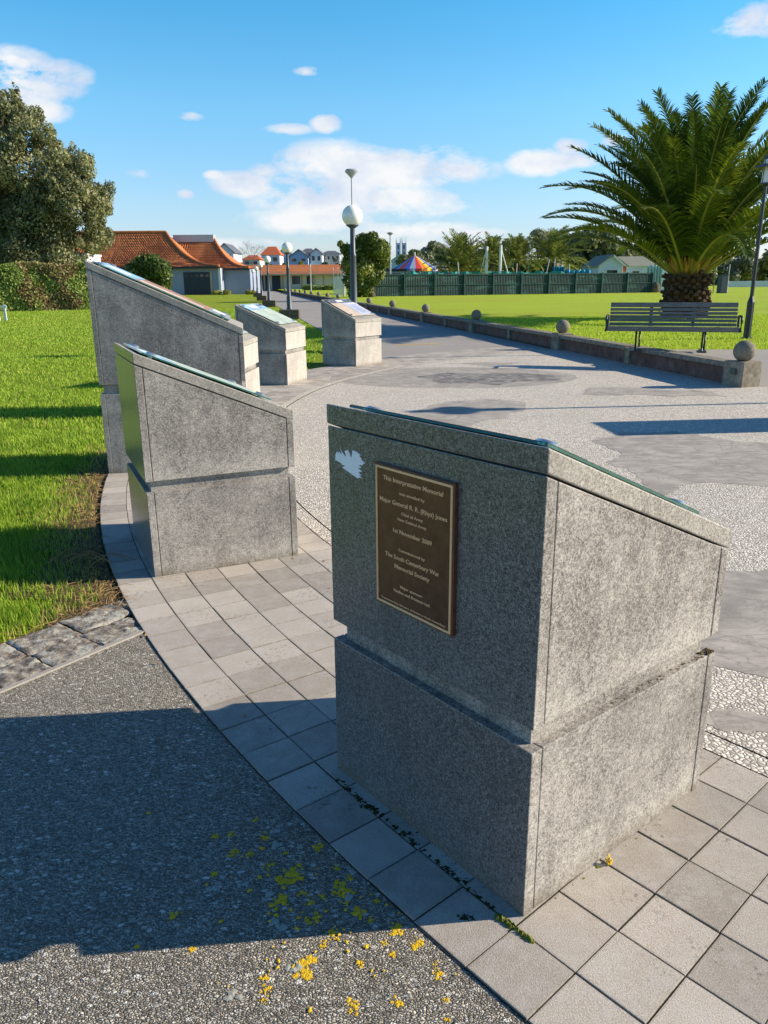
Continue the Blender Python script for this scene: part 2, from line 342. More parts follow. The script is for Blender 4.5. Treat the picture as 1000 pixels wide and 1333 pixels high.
M_BLACK = flat('black_iron_paint', (.018, .022, .030), .4, .5, var=.2)
M_POLE = flat('navy_pole_paint', (.045, .058, .075), .45, .5, var=.15, scale=3)
q = NM('opal_globe', .25, .5); q.color((.92, .90, .82)); q.b.inputs['Subsurface Weight'].default_value = .3; q.b.inputs['Subsurface Radius'].default_value = (.1, .1, .08); M_GLOBE = q.m
M_GLOBER = flat('globe_collar', (.08, .085, .09), .5, .4)
q = NM('weathered_teak', .85, .2); gvec = q.map((3, 60, 60)); c = q.ramp(q.noise(1.6, 5, .7, vec=gvec), [(.3, (.09, .085, .08)), (.55, (.20, .19, .175)), (.75, (.38, .36, .33))]); q.color(c); q.bump(q.noise(2, 4, vec=gvec), .5, .003); M_TEAK = q.m
q = NM('wall_concrete', .9, .15); c = q.ramp(q.noise(9, 6, .7), [(.3, (.13, .11, .085)), (.55, (.27, .235, .18)), (.75, (.40, .36, .29))]); q.color(c); q.bump(q.noise(80, 4, .7), .6, .005); M_WALLC = q.m
q = NM('red_brown_render', .9, .15); c = q.ramp(q.noise(5, 6, .7), [(.3, (.10, .055, .045)), (.6, (.19, .115, .095)), (.8, (.26, .19, .16))]); q.color(c); q.bump(q.noise(60, 4, .7), .5, .005); M_PANEL = q.m
q = NM('ball_concrete', .9, .15); c = q.ramp(q.noise(40, 5, .7), [(.3, (.12, .105, .08)), (.55, (.25, .22, .165)), (.75, (.37, .33, .26))]); q.color(c); q.bump(q.noise(90, 4, .7), .7, .006); M_BALL = q.m
M_PLATEG = flat('green_name_plate', (.03, .07, .06), .35, .5)
q = NM('lamp_block_concrete', .95, .1); c = q.ramp(q.noise(11, 6, .75), [(.3, (.035, .026, .018)), (.5, (.12, .095, .07)), (.7, (.27, .23, .18))]); q.color(c); q.bump(q.noise(40, 4), .8, .01); M_BLOCK = q.m

q = NM('green_corrugated', .5, .4); sx = q.sep(q.tc)
c = q.ramp(q.noise(1.0, 3, .6, vec=q.map((.6, .6, 1.6))), [(.38, (.005, .034, .034)), (.55, (.008, .048, .046)), (.62, (.045, .12, .105)), (.78, (.02, .07, .06))]); q.color(c); M_GFENCE = q.m
M_GPOST = flat('green_fence_post', (.025, .075, .062), .6, .3)
M_NET = flat('teal_shade_net', (.03, .26, .24), .8, .2, var=.5, scale=1.2)
M_NETB = flat('blue_tarpaulin', (.04, .32, .50), .6, .3, var=.3, scale=1.5)
q = NM('pale_green_net', .8, .2); q.color(q.ramp(q.noise(2.2, 5, .7), [(.4, (.42, .62, .55)), (.6, (.60, .72, .67))])); M_NETP = q.m

def roof_mat(name, a, b, c3):
    q = NM(name, .8, .25); sx = q.sep(q.tc)
    row = q.math('FRACT', q.math('MULTIPLY', sx[2], 2.6)); n = q.noise(1.3, 5, .7)
    c = q.ramp(q.math('ADD', q.math('MULTIPLY', n, .6), q.math('MULTIPLY', q.noise(7, 3, .7), .4)), [(.3, a), (.5, b), (.72, c3)])
    c = q.mix(q.ramp(row, [(.0, .7), (.3, 0)]), c, (.13, .05, .025)); q.color(c); return q.m
M_ROOF = roof_mat('terracotta_tile', (.30, .09, .035), (.50, .17, .06), (.62, .26, .11))
M_ROOFR = flat('red_roof', (.45, .12, .05), .8, .2, var=.2, scale=2)
M_ROOFG = flat('grey_roof', (.12, .13, .15), .7, .3, var=.15, scale=1)
M_ROOFO = flat('olive_grey_roof', (.25, .26, .20), .8, .2, var=.12, scale=1)
q = NM('blue_grey_cladding', .7, .3); w = q.wave(2.2, prof='SAW'); c = q.mix(q.ramp(w, [(.9, 0), (.97, 1)]), (.25, .29, .40), (.17, .20, .28)); c = q.mix(q.math('MULTIPLY', q.noise(.8, 4), .3), c, (.31, .35, .46)); q.color(c); M_BLUEW = q.m
M_NAVY = flat('navy_door', (.018, .026, .045), .5, .4, var=.3, scale=1)
M_WHITE = flat('white_paint', (.72, .73, .74), .6, .3, var=.06, scale=2)
M_CREAM = flat('cream_wall', (.60, .56, .46), .75, .2, var=.08, scale=1)
M_PBLUE = flat('pale_blue_wall', (.50, .60, .74), .7, .3, var=.06, scale=1)
M_LBLUE = flat('light_blue_wall', (.28, .42, .60), .7, .3, var=.06, scale=1)
M_GREYW = flat('grey_wall', (.36, .38, .40), .7, .3, var=.1, scale=1)
M_DGLASS = flat('dark_window_glass', (.03, .04, .055), .1, .6, var=.2)
M_MULL = flat('faded_timber', (.40, .34, .27), .7, .2)
M_GALV = flat('galvanised_metal', (.42, .44, .46), .45, .5, .3, .1)
M_STONE = flat('hazed_tower_stone', (.66, .66, .68), .9, .1, var=.15, scale=.3)  # distance haze put into the colour, lighter than the stone itself
M_CAB = flat('grey_cabinet', (.05, .065, .085), .5, .4)
M_WFENCE = flat('pale_boundary_fence', (.55, .60, .64), .7, .3, var=.1, scale=.5)
M_EARTH = flat('far_hill_scrub', (.07, .085, .045), .95, .1, var=.4, scale=.05)
M_YLINE = flat('yellow_road_paint', (.62, .42, .10), .8, .2, var=.3, scale=20)

# ------------------------------------------------------------------ world, sun
SUN_AZ, SUN_EL = R(5.5), R(23.8)                         # azimuth measured from +X towards +Y
sdir = Vector((math.cos(SUN_EL) * math.cos(SUN_AZ), math.cos(SUN_EL) * math.sin(SUN_AZ), math.sin(SUN_EL)))
w = bpy.data.worlds.new('World'); scene.world = w; w.use_nodes = True; nt = w.node_tree
bg = nt.nodes['Background']
sky = nt.nodes.new('ShaderNodeTexSky'); sky.sky_type = 'NISHITA'; sky.sun_disc = False
sky.sun_elevation = SUN_EL; sky.sun_rotation = PI / 2 - SUN_AZ; sky.air_density = 1.0; sky.dust_density = .2; sky.ozone_density = 1.5
class WN(NM):
    def __init__(s): s.nt = nt; s.tc = nt.nodes.new('ShaderNodeTexCoord').outputs['Generated']
wn = WN()
sx = wn.sep(wn.tc)
el = wn.math('ARCSINE', sx[2]); az = wn.math('ARCTAN2', sx[0], sx[1])
field = None
CL = [(20, 88, 34, 15, 1.1), (60, 97, 38, 13, 1.0), (30, 105, 50, 18, 1.15), (0, 125, 50, 20, 1.1), (50, 140, 28, 12, .85), (985, 26, 38, 13, 1.0), (322, 240, 34, 13, .95), (345, 222, 22, 9, .6), (440, 215, 75, 22, .85), (520, 222, 90, 22, .95), (592, 220, 48, 13, .8),
      (420, 255, 75, 26, .85), (520, 262, 85, 20, .75), (410, 285, 70, 16, .85), (530, 302, 80, 12, .8), (704, 212, 34, 12, 1.0), (745, 190, 17, 8, .95), (745, 210, 26, 8, .8),
      (425, 161, 15, 8, .95), (400, 93, 14, 5, .6), (250, 152, 15, 5, .65), (241, 253, 9, 5, .75), (280, 228, 12, 5, .65), (180, 227, 20, 6, .5), (800, 183, 16, 7, .8), (375, 168, 30, 6, .5), (620, 302, 40, 6, .5), (300, 318, 80, 8, .5), (560, 318, 90, 9, .6)]
for (px, py, rx, ry, amp) in CL:
    d = (at(px, py, 1) - Vector((0, 0, CAM_H))).normalized(); e0 = math.asin(d.z); a0 = math.atan2(d.x, d.y)
    sxr = rx / 1080; syr = ry / 1080
    u = wn.math('MULTIPLY', wn.math('SUBTRACT', az, a0), math.cos(e0) / sxr); v = wn.math('MULTIPLY', wn.math('SUBTRACT', el, e0), 1 / syr)
    dd = wn.math('ADD', wn.math('MULTIPLY', u, u), wn.math('MULTIPLY', v, v))
    g = wn.math('MULTIPLY', wn.math('EXPONENT', wn.math('MULTIPLY', dd, -.8)), amp)
    field = g if field is None else wn.math('MAXIMUM', field, g)
mpv = wn.map((1, 1, 2.0))
n1 = wn.noise(11, 8, .62, vec=mpv, dist=.25); n2 = wn.noise(34, 5, .6, vec=mpv)
nn = wn.math('ADD', wn.math('MULTIPLY', n1, .8), wn.math('MULTIPLY', n2, .2))
dens = wn.math('MULTIPLY', field, wn.ramp(nn, [(.35, .12), (.58, 1.45)]))
mask = wn.ramp(dens, [(.18, 0), (.36, .55), (.66, .96)])
lightn = wn.noise(9, 5, .6, vec=wn.map((1, 1, 2.0), loc=(.02, 0, .035)))
ccol = wn.mix(wn.ramp(lightn, [(.38, 0), (.6, 1)]), (4.0, 4.5, 5.4), (5.7, 5.75, 5.8))
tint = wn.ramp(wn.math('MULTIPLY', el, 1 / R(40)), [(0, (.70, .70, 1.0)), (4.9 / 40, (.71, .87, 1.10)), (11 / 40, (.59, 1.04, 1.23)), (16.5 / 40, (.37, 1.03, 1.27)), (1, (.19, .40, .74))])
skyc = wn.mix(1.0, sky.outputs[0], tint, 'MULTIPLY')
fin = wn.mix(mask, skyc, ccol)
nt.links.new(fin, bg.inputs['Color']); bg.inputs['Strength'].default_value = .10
sl = bpy.data.lights.new('sun', 'SUN'); sl.energy = 4.9; sl.angle = R(.5); sl.color = (1.0, .88, .70)
so = bpy.data.objects.new('sun', sl); col.objects.link(so); so.rotation_euler = (-sdir).to_track_quat('-Z', 'Y').to_euler(); so.location = (20, 0, 20)
vs = scene.view_settings; vs.view_transform = 'Standard'; vs.look = 'None'; vs.exposure = .75; vs.gamma = 1

# ------------------------------------------------------------------ ground
CX, CY, RO, RI = 9.53, 9.61, 12.35, 11.01
def grid_sheet(name, x0, x1, y0, y1, z, mat, nx=2, ny=2, kind='structure'):
    m = MB(); m.poly([(x0, y0, z), (x1, y0, z), (x1, y1, z), (x0, y1, z)]); return tag(m.build(name, mat), kind=kind)
grid_sheet('ground', -1500, 1500, -300, 2500, -.03, M_GRASS)
# foreground path and the aggregate around the pavers
m = MB(); m.poly([(-9, -8, -.006), (8, -8, -.006), (8, 1.2, -.006), (2, 3.0, -.006), (-1.10, 3.61, -.006), (-1.40, 3.22, -.006), (-1.66, 2.87, -.006), (-3.6, .3, -.006)])
tag(m.build('aggregate_path', M_AGG), kind='structure')
# paving bed + pavers
def ring(name, r0, r1, a0, a1, z, mat, n=160, h=0):
    m = MB()
    for i in range(n):
        p, q_ = R(a0 + (a1 - a0) * i / n), R(a0 + (a1 - a0) * (i + 1) / n)
        m.poly([(CX + r0 * math.cos(p), CY + r0 * math.sin(p), z), (CX + r1 * math.cos(p), CY + r1 * math.sin(p), z),
                (CX + r1 * math.cos(q_), CY + r1 * math.sin(q_), z), (CX + r0 * math.cos(q_), CY + r0 * math.sin(q_), z)])
    return tag(m.build(name, mat), kind='structure')
ring('paving_bed', RI - .004, RO + .003, 118, 262, -.0035, M_JOINT)
V, Fc, T, T2 = [], [], [], []
NR = 7; dr = (RO - RI) / NR; da = R(.9)
rr = random.Random(3)
for k in range(NR):
    off = rr.uniform(-.3, .3) * 0 + (.0 if k % 1 == 0 else .5)
    for j in range(int(R(144) / da)):
        a0 = R(118.3) + j * da; a1 = a0 + da
        r0 = RI + k * dr; r1 = r0 + dr
        g = .0012; am = (a0 + a1) / 2; rm = (r0 + r1) / 2
        ga = g / rm; t = rr.random() ** 1.2
        if rr.random() < .05: t = -.7
        if rr.random() < .08: t = 1.25
        dz = rr.uniform(-.0012, .0012); tx, ty = rr.uniform(-.004, .004), rr.uniform(-.004, .004)
        ja, jr = rr.uniform(-.0012, .0012) / rm, rr.uniform(-.0012, .0012)
        n0 = len(V)
        for lvl, ins, z in ((0, 0, -.02), (1, 0, -.003), (2, .0020, 0), (3, .008, .0002)):
            for (r_, a_) in ((r0 + g + ins, a0 + ga + ins / rm), (r1 - g - ins, a0 + ga + ins / rm), (r1 - g - ins, a1 - ga - ins / rm), (r0 + g + ins, a1 - ga - ins / rm)):
                x, y = CX + (r_ + jr) * math.cos(a_ + ja), CY + (r_ + jr) * math.sin(a_ + ja)
                zz = z + dz + (r_ - rm) * tx + (a_ - am) * rm * ty
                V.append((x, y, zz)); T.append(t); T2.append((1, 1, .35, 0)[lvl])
        for b in (0, 4, 8):
            for i in range(4):
                i2 = (i + 1) % 4; Fc.append((n0 + b + i2, n0 + b + i, n0 + b + 4 + i, n0 + b + 4 + i2))
        Fc.append((n0 + 12, n0 + 13, n0 + 14, n0 + 15))
tag(np_mesh('paving', V, Fc, M_PAVER, colattr=T, attr2=T2), kind='structure')
# plaza disc
m = MB(); n = 180
m.poly([(CX + (RI - .12) * math.cos(2 * PI * i / n), CY + (RI - .12) * math.sin(2 * PI * i / n), -.001) for i in range(n)])
tag(m.build('plaza', M_PEB), kind='structure')
ring('plaza_border', RI - .106, RI - .002, 0, 360, .0015, M_PEB, 200)
ring('plaza_groove', RI - .12, RI - .104, 0, 360, -.006, M_JOINT, 200)
def blob(name, pts, z, mat, rough=.12, sub=5, seed=0):
    """coast-like outline: midpoint displacement round a closed ring of points"""
    rg = random.Random(seed); P = [Vector((x, y)) for x, y in pts]
    for it in range(sub):
        Q = []
        for i, p in enumerate(P):
            q_ = P[(i + 1) % len(P)]; d = q_ - p; nrm = Vector((-d.y, d.x))
            Q += [p, (p + q_) / 2 + nrm * rg.uniform(-rough, rough)]
        P = Q
    m = MB(); m.poly([(p.x, p.y, z) for p in P]); o = m.build(name, mat); return tag(o, kind='structure')
ell = [(1.25 + 2.2 * math.cos(t) * 1.0, 13.9 + 1.55 * math.sin(t)) for t in np.linspace(0, 2 * PI, 26)[:-1]]
blob('smooth_concrete_patch', ell, .0006, M_SMOOTH, .035, 2, 1)
blob('smooth_concrete_patch', [(1.0, 13.0), (1.9, 12.6), (2.9, 13.2), (3.0, 14.0), (2.1, 14.4), (1.2, 14.6), (.6, 14.0)], .0022, M_SMOOTHD, .22, 5, 2)
blob('smooth_concrete_patch', [(-.2, 8.9), (.3, 9.9), (.9, 10.9), (1.5, 11.2), (1.95, 10.9), (1.9, 10.2), (1.5, 9.5), (1.0, 9.0), (.4, 8.6)], .0006, M_SMOOTH, .16, 5, 3)
blob('smooth_concrete_patch', [(2.1, 5.9), (2.1, 7.1), (2.35, 7.55), (2.2, 8.1), (2.7, 8.6), (3.3, 8.6), (3.7, 8.0), (4.4, 7.4), (4.3, 6.4), (3.3, 6.0), (2.7, 6.3)], .0006, M_SMOOTH, .16, 5, 4)
blob('smooth_concrete_patch', [(1.35, 3.1), (1.35, 3.7), (1.75, 4.15), (2.3, 4.25), (3.0, 4.1), (3.1, 3.3), (2.4, 2.9), (1.75, 2.95)], .0006, M_SMOOTH, .14, 5, 5)
blob('smooth_concrete_patch', [(1.20, 2.64), (1.32, 2.72), (1.5, 2.66), (1.72, 2.72), (1.95, 2.69), (1.7, 2.63), (1.55, 2.55), (1.42, 2.56), (1.3, 2.56)], .0006, M_SMOOTH, .2, 5, 6)
blob('smooth_concrete_patch', [(2.9, 11.6), (3.2, 12.2), (3.9, 12.3), (4.9, 11.9), (5.0, 11.2), (4.2, 11.2), (3.6, 11.5)], .0006, M_SMOOTH, .2, 5, 8)
blob('smooth_concrete_patch', [(1.2, 16.2), (2.2, 16.4), (3.1, 16.2), (2.6, 15.9), (1.8, 15.9)], .0006, M_SMOOTH, .2, 4, 9)
blob('smooth_concrete_patch', [(2.9, 3.6), (3.8, 4.7), (5.5, 5.0), (5.2, 3.2), (3.9, 2.6)], .0006, M_SMOOTH, .16, 5, 10)
# asphalt path to the far building, wall line at its right
WS = .186                                                  # x falls by WS for every metre of y
def wx(y, off): return off - WS * y
m = MB(); PL, PR_ = 3.05, 7.90
m.poly([(wx(15.5, PL) , 15.5, -.012), (wx(15.5, PR_), 15.5, -.012), (wx(152, PR_), 152, -.012), (wx(152, PL), 152, -.012)])
tag(m.build('asphalt_path', M_PATH), kind='structure')
m = MB(); m.poly([(.35, 21.2, -.008), (1.5, 21.4, -.008), (1.5, 21.6, -.008), (.35, 21.4, -.008)]); tag(m.build('yellow_path_line', M_YLINE), kind='structure')
# raised playing field behind the wall
m = MB(); W2 = 8.13
m.poly([(wx(14.2, W2), 14.2, .30), (400, 14.2, .30), (400, 900, .30), (wx(152, W2) , 900, .30), (wx(152, W2), 152, .30)])
tag(m.build('playing_field', M_GRASS_R), kind='structure')
m = MB(); m.poly([(wx(14.2, W2), 14.2, .305), (40, 14.2, .305), (40, 14.5, .305), (9.5, 15.1, .305), (5.6, 15.55, .305), (wx(15.95, W2), 15.95, .305)])
tag(m.build('footpath', M_FOOT), kind='structure')
m = MB(); m.poly([(wx(12.25, W2) + .1, 12.25, .0), (40, 12.25, .0), (40, 14.2, .3045), (wx(14.2, W2), 14.2, .3045)]); tag(m.build('ramp', M_FOOT), kind='structure')

# thatch strip, old stone edging
def band(name, a0, a1, w0, w1, z, mat, n=40, seed=0):
    rg = random.Random(seed); m = MB(); pr = None
    for i in range(n + 1):
        a = R(a0 + (a1 - a0) * i / n); t = i / n; wd = (w0 + (w1 - w0) * t) * rg.uniform(.6, 1.3)
        p = (CX + (RO + .012) * math.cos(a), CY + (RO + .012) * math.sin(a), z); q_ = (CX + (RO + wd) * math.cos(a), CY + (RO + wd) * math.sin(a), z - .004)
        if pr: m.poly([pr[0], p, q_, pr[1]])
        pr = (p, q_)
    return tag(m.build(name, mat), kind='structure')
band('bare_soil', 208.2, 188, .55, .28, -.016, M_DIRT, 50, 4)
m = MB(); rg = random.Random(9)
e0 = Vector((-1.19, 3.50)); ed = (Vector((-1.63, 2.91)) - e0).normalized(); en = Vector((ed.y, -ed.x))
if en.x > 0: en = -en
tag(m, None) if False else None
pos = 0.0
for row, (o0, o1) in enumerate(((.014, .232), (.238, .46))):
    s0 = -.07 - row * .30;
    while s0 < 3.2:
        L = rg.uniform(.24, .34); pts = []
        nx_, ny_ = 22, 16
        z0 = rg.uniform(-.011, -.005)
        vsx = []
        for i in range(nx_ + 1):
            for j in range(ny_ + 1):
                s = s0 + .003 + (L - .006) * i / nx_; o_ = o0 + (o1 - o0) * j / ny_
                p = e0 + ed * s + en * o_
                edge = i in (0, nx_) or j in (0, ny_)
                jx = mnoise.noise(Vector((p.x * 9, p.y * 9, row))) * .012
                p = p + ed * jx + en * jx
                z = z0 + mnoise.noise(Vector((p.x * 14, p.y * 14, 3))) * .008 + mnoise.noise(Vector((p.x * 38, p.y * 38, 1))) * .007 - (.007 if edge else 0)
                vsx.append((p.x, p.y, z))
        fs = [(i * (ny_ + 1) + j, (i + 1) * (ny_ + 1) + j, (i + 1) * (ny_ + 1) + j + 1, i * (ny_ + 1) + j + 1) for i in range(nx_) for j in range(ny_)]
        m.add(vsx, fs); s0 += L
o = m.build('kerb', M_EDGE, smooth=True); tag(o, kind='structure')
m = MB(); a_, b_ = e0 + ed * .015, e0 + ed * 3.4
m.poly([(*(a_), -.027), (*b_, -.027), (*(b_ + en * .5), -.027), (*(a_ + en * .5 + ed * .25), -.027)]); tag(m.build('kerb_bed', M_DIRT), kind='structure')
m = MB(); m.hexa([(*(a_ - en * .012), -.01), (*b_ , -.01), (*(b_ + en * .014), -.01), (*(a_ + en * .014), -.01), (*(a_ - en * .012), .001), (*b_, .001), (*(b_ + en * .014), .001), (*(a_ + en * .014), .001)])
tag(m.build('kerb_edging_strip', M_FOOT), kind='structure')

# grass blades
def blades(name, P, h, wdt, mat, tone, lean=.5):
    n = len(P); th = RNG.uniform(0, 2 * PI, n); ph = RNG.uniform(0, 2 * PI, n); ln = RNG.uniform(.1, 1, n) * lean * h
    dx, dy = np.cos(th) * wdt / 2, np.sin(th) * wdt / 2; lx, ly = np.cos(ph) * ln, np.sin(ph) * ln
    x, y, z = P[:, 0], P[:, 1], P[:, 2]
    a = np.stack([x - dx, y - dy, z], 1); b = np.stack([x + dx, y + dy, z], 1)
    c = np.stack([x + dx * .8 + lx * .35, y + dy * .8 + ly * .35, z + h * .55], 1); d = np.stack([x - dx * .8 + lx * .35, y - dy * .8 + ly * .35, z + h * .55], 1)
    e = np.stack([x + lx, y + ly, z + h], 1)
    V = np.stack([a, b, c, d, e], 1).reshape(-1, 3); i = np.arange(n) * 5
    Fq = np.concatenate([np.stack([i, i + 1, i + 2], 1), np.stack([i, i + 2, i + 3], 1), np.stack([i + 3, i + 2, i + 4], 1)])
    return np_mesh(name, V, Fq, mat, colattr=np.repeat(tone, 5))
def nz(x, y, s, k=0): return np.array([mnoise.noise(Vector((a * s, b * s, k))) for a, b in zip(x, y)])
def lawn_points(dens, x0, x1, y0, y1):
    n = int(dens * (x1 - x0) * (y1 - y0)); return RNG.uniform(x0, x1, n), RNG.uniform(y0, y1, n)
X, Y = [], []
for (d, x0, x1, y0, y1) in ((5200, -3.2, -1.2, 3.0, 6.0), (3400, -4.6, -1.9, 6.0, 9.0), (1300, -6.8, -2.2, 9, 13), (420, -10.5, -1.5, 13, 20), (170, -17, 1, 20, 32), (60, -27, -3, 32, 53)):
    a, b = lawn_points(d, x0, x1, y0, y1); X.append(a); Y.append(b)
X = np.concatenate(X); Y = np.concatenate(Y)
rad = np.hypot(X - CX, Y - CY); angd = np.degrees(np.arctan2(Y - CY, X - CX)) % 360
kerb = ((X - e0.x) * en.x + (Y - e0.y) * en.y); along = ((X - e0.x) * ed.x + (Y - e0.y) * ed.y)
ok = (rad > RO + .03) & ((kerb > .45) | (along < -.25)) & (X > -.56 * Y - 1.2) & (kerb > .30)
ok &= ~((X > wx(Y, PL) - .05) & (Y > 15))
soil = np.clip(1 - (rad - RO) / .46, 0, 1) * ((angd > 186) & (angd < 209)) + np.clip(1 - (kerb - .45) / .10, 0, 1) * (Y < 4.6)
keep = RNG.random(len(X)) > soil * 1.0
ok &= keep
X, Y, rad, soil = X[ok], Y[ok], rad[ok], soil[ok]
tuft = np.clip(nz(X, Y, 2.3) * 1.6 + .45, 0, 1); nearf = np.clip((7.5 - Y) / 3.5, 0, 1)
hgt = .022 + .018 * RNG.random(len(X)) + nearf * tuft * .034 * RNG.uniform(.6, 1.1, len(X))
wd = np.clip(.0035 + .0009 * (Y - 3), .0035, .034)
ton = np.clip(.45 + .5 * nz(X, Y, 3.1, 5) + RNG.normal(0, .2, len(X)), 0, .80); ton[RNG.random(len(X)) < .04 + soil * .5] = .95
hgt[Y > 13] *= 1.2
o = blades('lawn_grass', np.stack([X, Y, np.full(len(X), -.03)], 1), hgt + .012, wd, M_BLADE, ton); tag(o, 'short mown green grass of the left lawn beside the paving', 'grass', kind='stuff')
a, b = lawn_points(210, 1.5, 15, 15.3, 30); k = (a > wx(b, W2) + .05) & (b > 15.7 - (a - 5) * .115) & (a < b * .56 + 1)
a, b = a[k], b[k]; n = len(a)
o = blades('playing_field_grass', np.stack([a, b, np.full(n, .30)], 1), RNG.uniform(.03, .055, n), np.full(n, .02), M_BLADE_F, np.clip(RNG.normal(.78, .08, n), 0, .82)); tag(o, 'bright green grass of the raised playing field behind the bench', 'grass', kind='stuff')
# dead runners in the soil
m = MB(); rg = random.Random(12)
for i in range(420):
    if i < 330:
        a = R(rg.uniform(192, 208)); r_ = RO + .02 + abs(rg.gauss(0, .16)); x, y = CX + r_ * math.cos(a), CY + r_ * math.sin(a)
    else:
        p = e0 + ed * rg.uniform(-.25, 2.2) + en * rg.uniform(.42, .58); x, y = p
    th = rg.uniform(0, 2 * PI); L = rg.uniform(.04, .16); pts = []
    for k in range(4):
        t = k / 3; pts.append((x + math.cos(th) * L * t, y + math.sin(th) * L * t, -.015 + .03 * math.sin(t * PI) * rg.random() + .008)); th += rg.uniform(-.5, .5)
    m.tube(pts, [.0018, .0016, .0014, .0008], 3, caps=False)
for i in range(9):
    x, y = gr(70 + rg.uniform(-10, 60), 735 + rg.uniform(-6, 10)).xy; th = rg.uniform(-.6, .6); pts = []
    for k in range(6): pts.append((x, y, .01 + .07 * math.sin(k / 5 * PI) * rg.uniform(.7, 1))); x += math.cos(th) * .05; y += math.sin(th) * .05; th += rg.uniform(-.5, .5)
    m.tube(pts, .002, 4)
tag(m.build('dead_grass', M_STRAW), 'dead brown grass runners in the bare soil along the paving edge', 'dead grass', kind='stuff')

# ------------------------------------------------------------------ moss and lichen
def flake(m, x, y, z, r, rg, h=.003, n=11):
    vs = [(x, y, z + h)]; 
    for k in range(n):
        q_ = 2 * PI * k / n; rr_ = r * rg.uniform(.45, 1.15); vs.append((x + rr_ * math.cos(q_), y + rr_ * math.sin(q_), z + h * .15))
    m.add(vs, [(0, k + 1, (k + 1) % n + 1) for k in range(n)])
rg = random.Random(21); m = MB()
spots = [(397, 1253, 12), (397, 1265, 10), (459, 1309, 9), (375, 1140, 12), (385, 1135, 10), (367, 1170, 10), (449, 1153, 11), (452, 1162, 9), (468, 1183, 9), (516, 1208, 9), (431, 1215, 8), (422, 1228, 6), (538, 1226, 7), (545, 1226, 6), (572, 1268, 7), (518, 1303, 7),
         (345, 1273, 6), (346, 1288, 7), (343, 1301, 4), (303, 1107, 6), (281, 1087, 5), (344, 1089, 6), (415, 1102, 6), (280, 1135, 4), (226, 1191, 6), (250, 1234, 5), (401, 1198, 5), (411, 1190, 6), (470, 1254, 4), (388, 1256, 5), (510, 1240, 5), (500, 1225, 4), (567, 1254, 4), (350, 1125, 5), (437, 1128, 5), (395, 1160, 5), (420, 1165, 4), (333, 1065, 4), (300, 1085, 4), (325, 1110, 4), (404, 1173, 5), (455, 1140, 4), (482, 1195, 4), (580, 1300, 4), (490, 1170, 4), (372, 1108, 3), (583, 1326, 4)]
for (px, py, r_) in spots:
    c = gr(px, py, 0); rad_ = r_ * c.y / F_PX * 1.4
    for k in range(16): flake(m, c.x + rg.gauss(0, rad_ * .5), c.y + rg.gauss(0, rad_ * .6), -.0055, rad_ * rg.uniform(.12, .48), rg, .0014, 13)
for k in range(70):
    c = gr(rg.gauss(420, 95), rg.gauss(1180, 70), 0)
    if math.hypot(c.x - CX, c.y - CY) > RO: flake(m, c.x, c.y, -.004, rg.uniform(.003, .009), rg)
tag(m.build('yellow_lichen', M_LICH), 'yellow lichen spots scattered on the aggregate path in front of the nearest plinth', 'lichen', kind='stuff')
m = MB()
for k in range(14):
    c = gr(rg.gauss(380, 110), rg.gauss(1170, 70), 0)
    if math.hypot(c.x - CX, c.y - CY) > RO:
        for _ in range(4): flake(m, c.x + rg.gauss(0, .008), c.y + rg.gauss(0, .008), -.005, rg.uniform(.006, .014), rg, .002)
tag(m.build('grey_lichen', M_LICHG), 'pale grey lichen crusts among the yellow ones on the path', 'lichen', kind='stuff')
m = MB(); m2 = MB()
def moss_line(p0, p1, wd, n, mm, h=.006):
    for k in range(n):
        t = rg.random(); p = Vector(p0).lerp(Vector(p1), t); flake(mm, p.x + rg.gauss(0, wd), p.y + rg.gauss(0, wd), -.002, rg.uniform(.003, .011), rg, h * rg.uniform(.4, 1.4), 8)
g2 = lambda a, b: gr(a, b, 0).xy
moss_line(g2(648, 1192), g2(692, 1226), .004, 110, m2, .010)
for (px, py) in ((478, 1050), (533, 1085), (583, 1131), (608, 1195)):
    for k in range(30): c = gr(px, py, 0); flake(m, c.x + rg.gauss(0, .011), c.y + rg.gauss(0, .006), -.002, rg.uniform(.002, .007), rg, .004, 8)
moss_line(g2(436, 1012), g2(640, 1180), .004, 150, m, .005)
moss_line(g2(694, 1192), g2(908, 1030), .0015, 60, m2, .002)
tag(m.build('dark_moss', M_MOSS), 'dark moss tufts in the paver joints at the foot of the nearest plinth', 'moss', kind='stuff')
tag(m2.build('green_moss', M_MOSSG), 'green moss lining the joint and sunlit foot of the nearest plinth', 'moss', kind='stuff')
m = MB(); c = gr(793, 1112, .03)
for k in range(16): flake(m, c.x + rg.gauss(0, .006), c.y + rg.gauss(0, .006), rg.uniform(0, .02), rg.uniform(.004, .008), rg, .004)
tag(m.build('lichen_tuft', M_LICH), 'small yellow lichen tuft at the sunlit foot of the nearest plinth', 'lichen')

m = MB(); rg = random.Random(44)
for k in range(46):
    a = R(rg.uniform(196, 232)); r_ = rg.uniform(RI - .5, RO + .15); x, y = CX + r_ * math.cos(a), CY + r_ * math.sin(a); th = rg.uniform(0, PI); L = rg.uniform(.008, .022); w_ = L * rg.uniform(.25, .5)
    c_o, s_i = math.cos(th), math.sin(th); z = .002
    m.add([(x - c_o * L, y - s_i * L, z + .003), (x + s_i * w_, y - c_o * w_, z), (x + c_o * L, y + s_i * L, z + .004 * rg.random()), (x - s_i * w_, y + c_o * w_, z + .002)], [(0, 1, 2, 3)])
tag(m.build('leaf_litter', M_STRAW), 'tiny dry leaf bits and crumbs scattered over the pavers', 'leaf litter', kind='stuff')

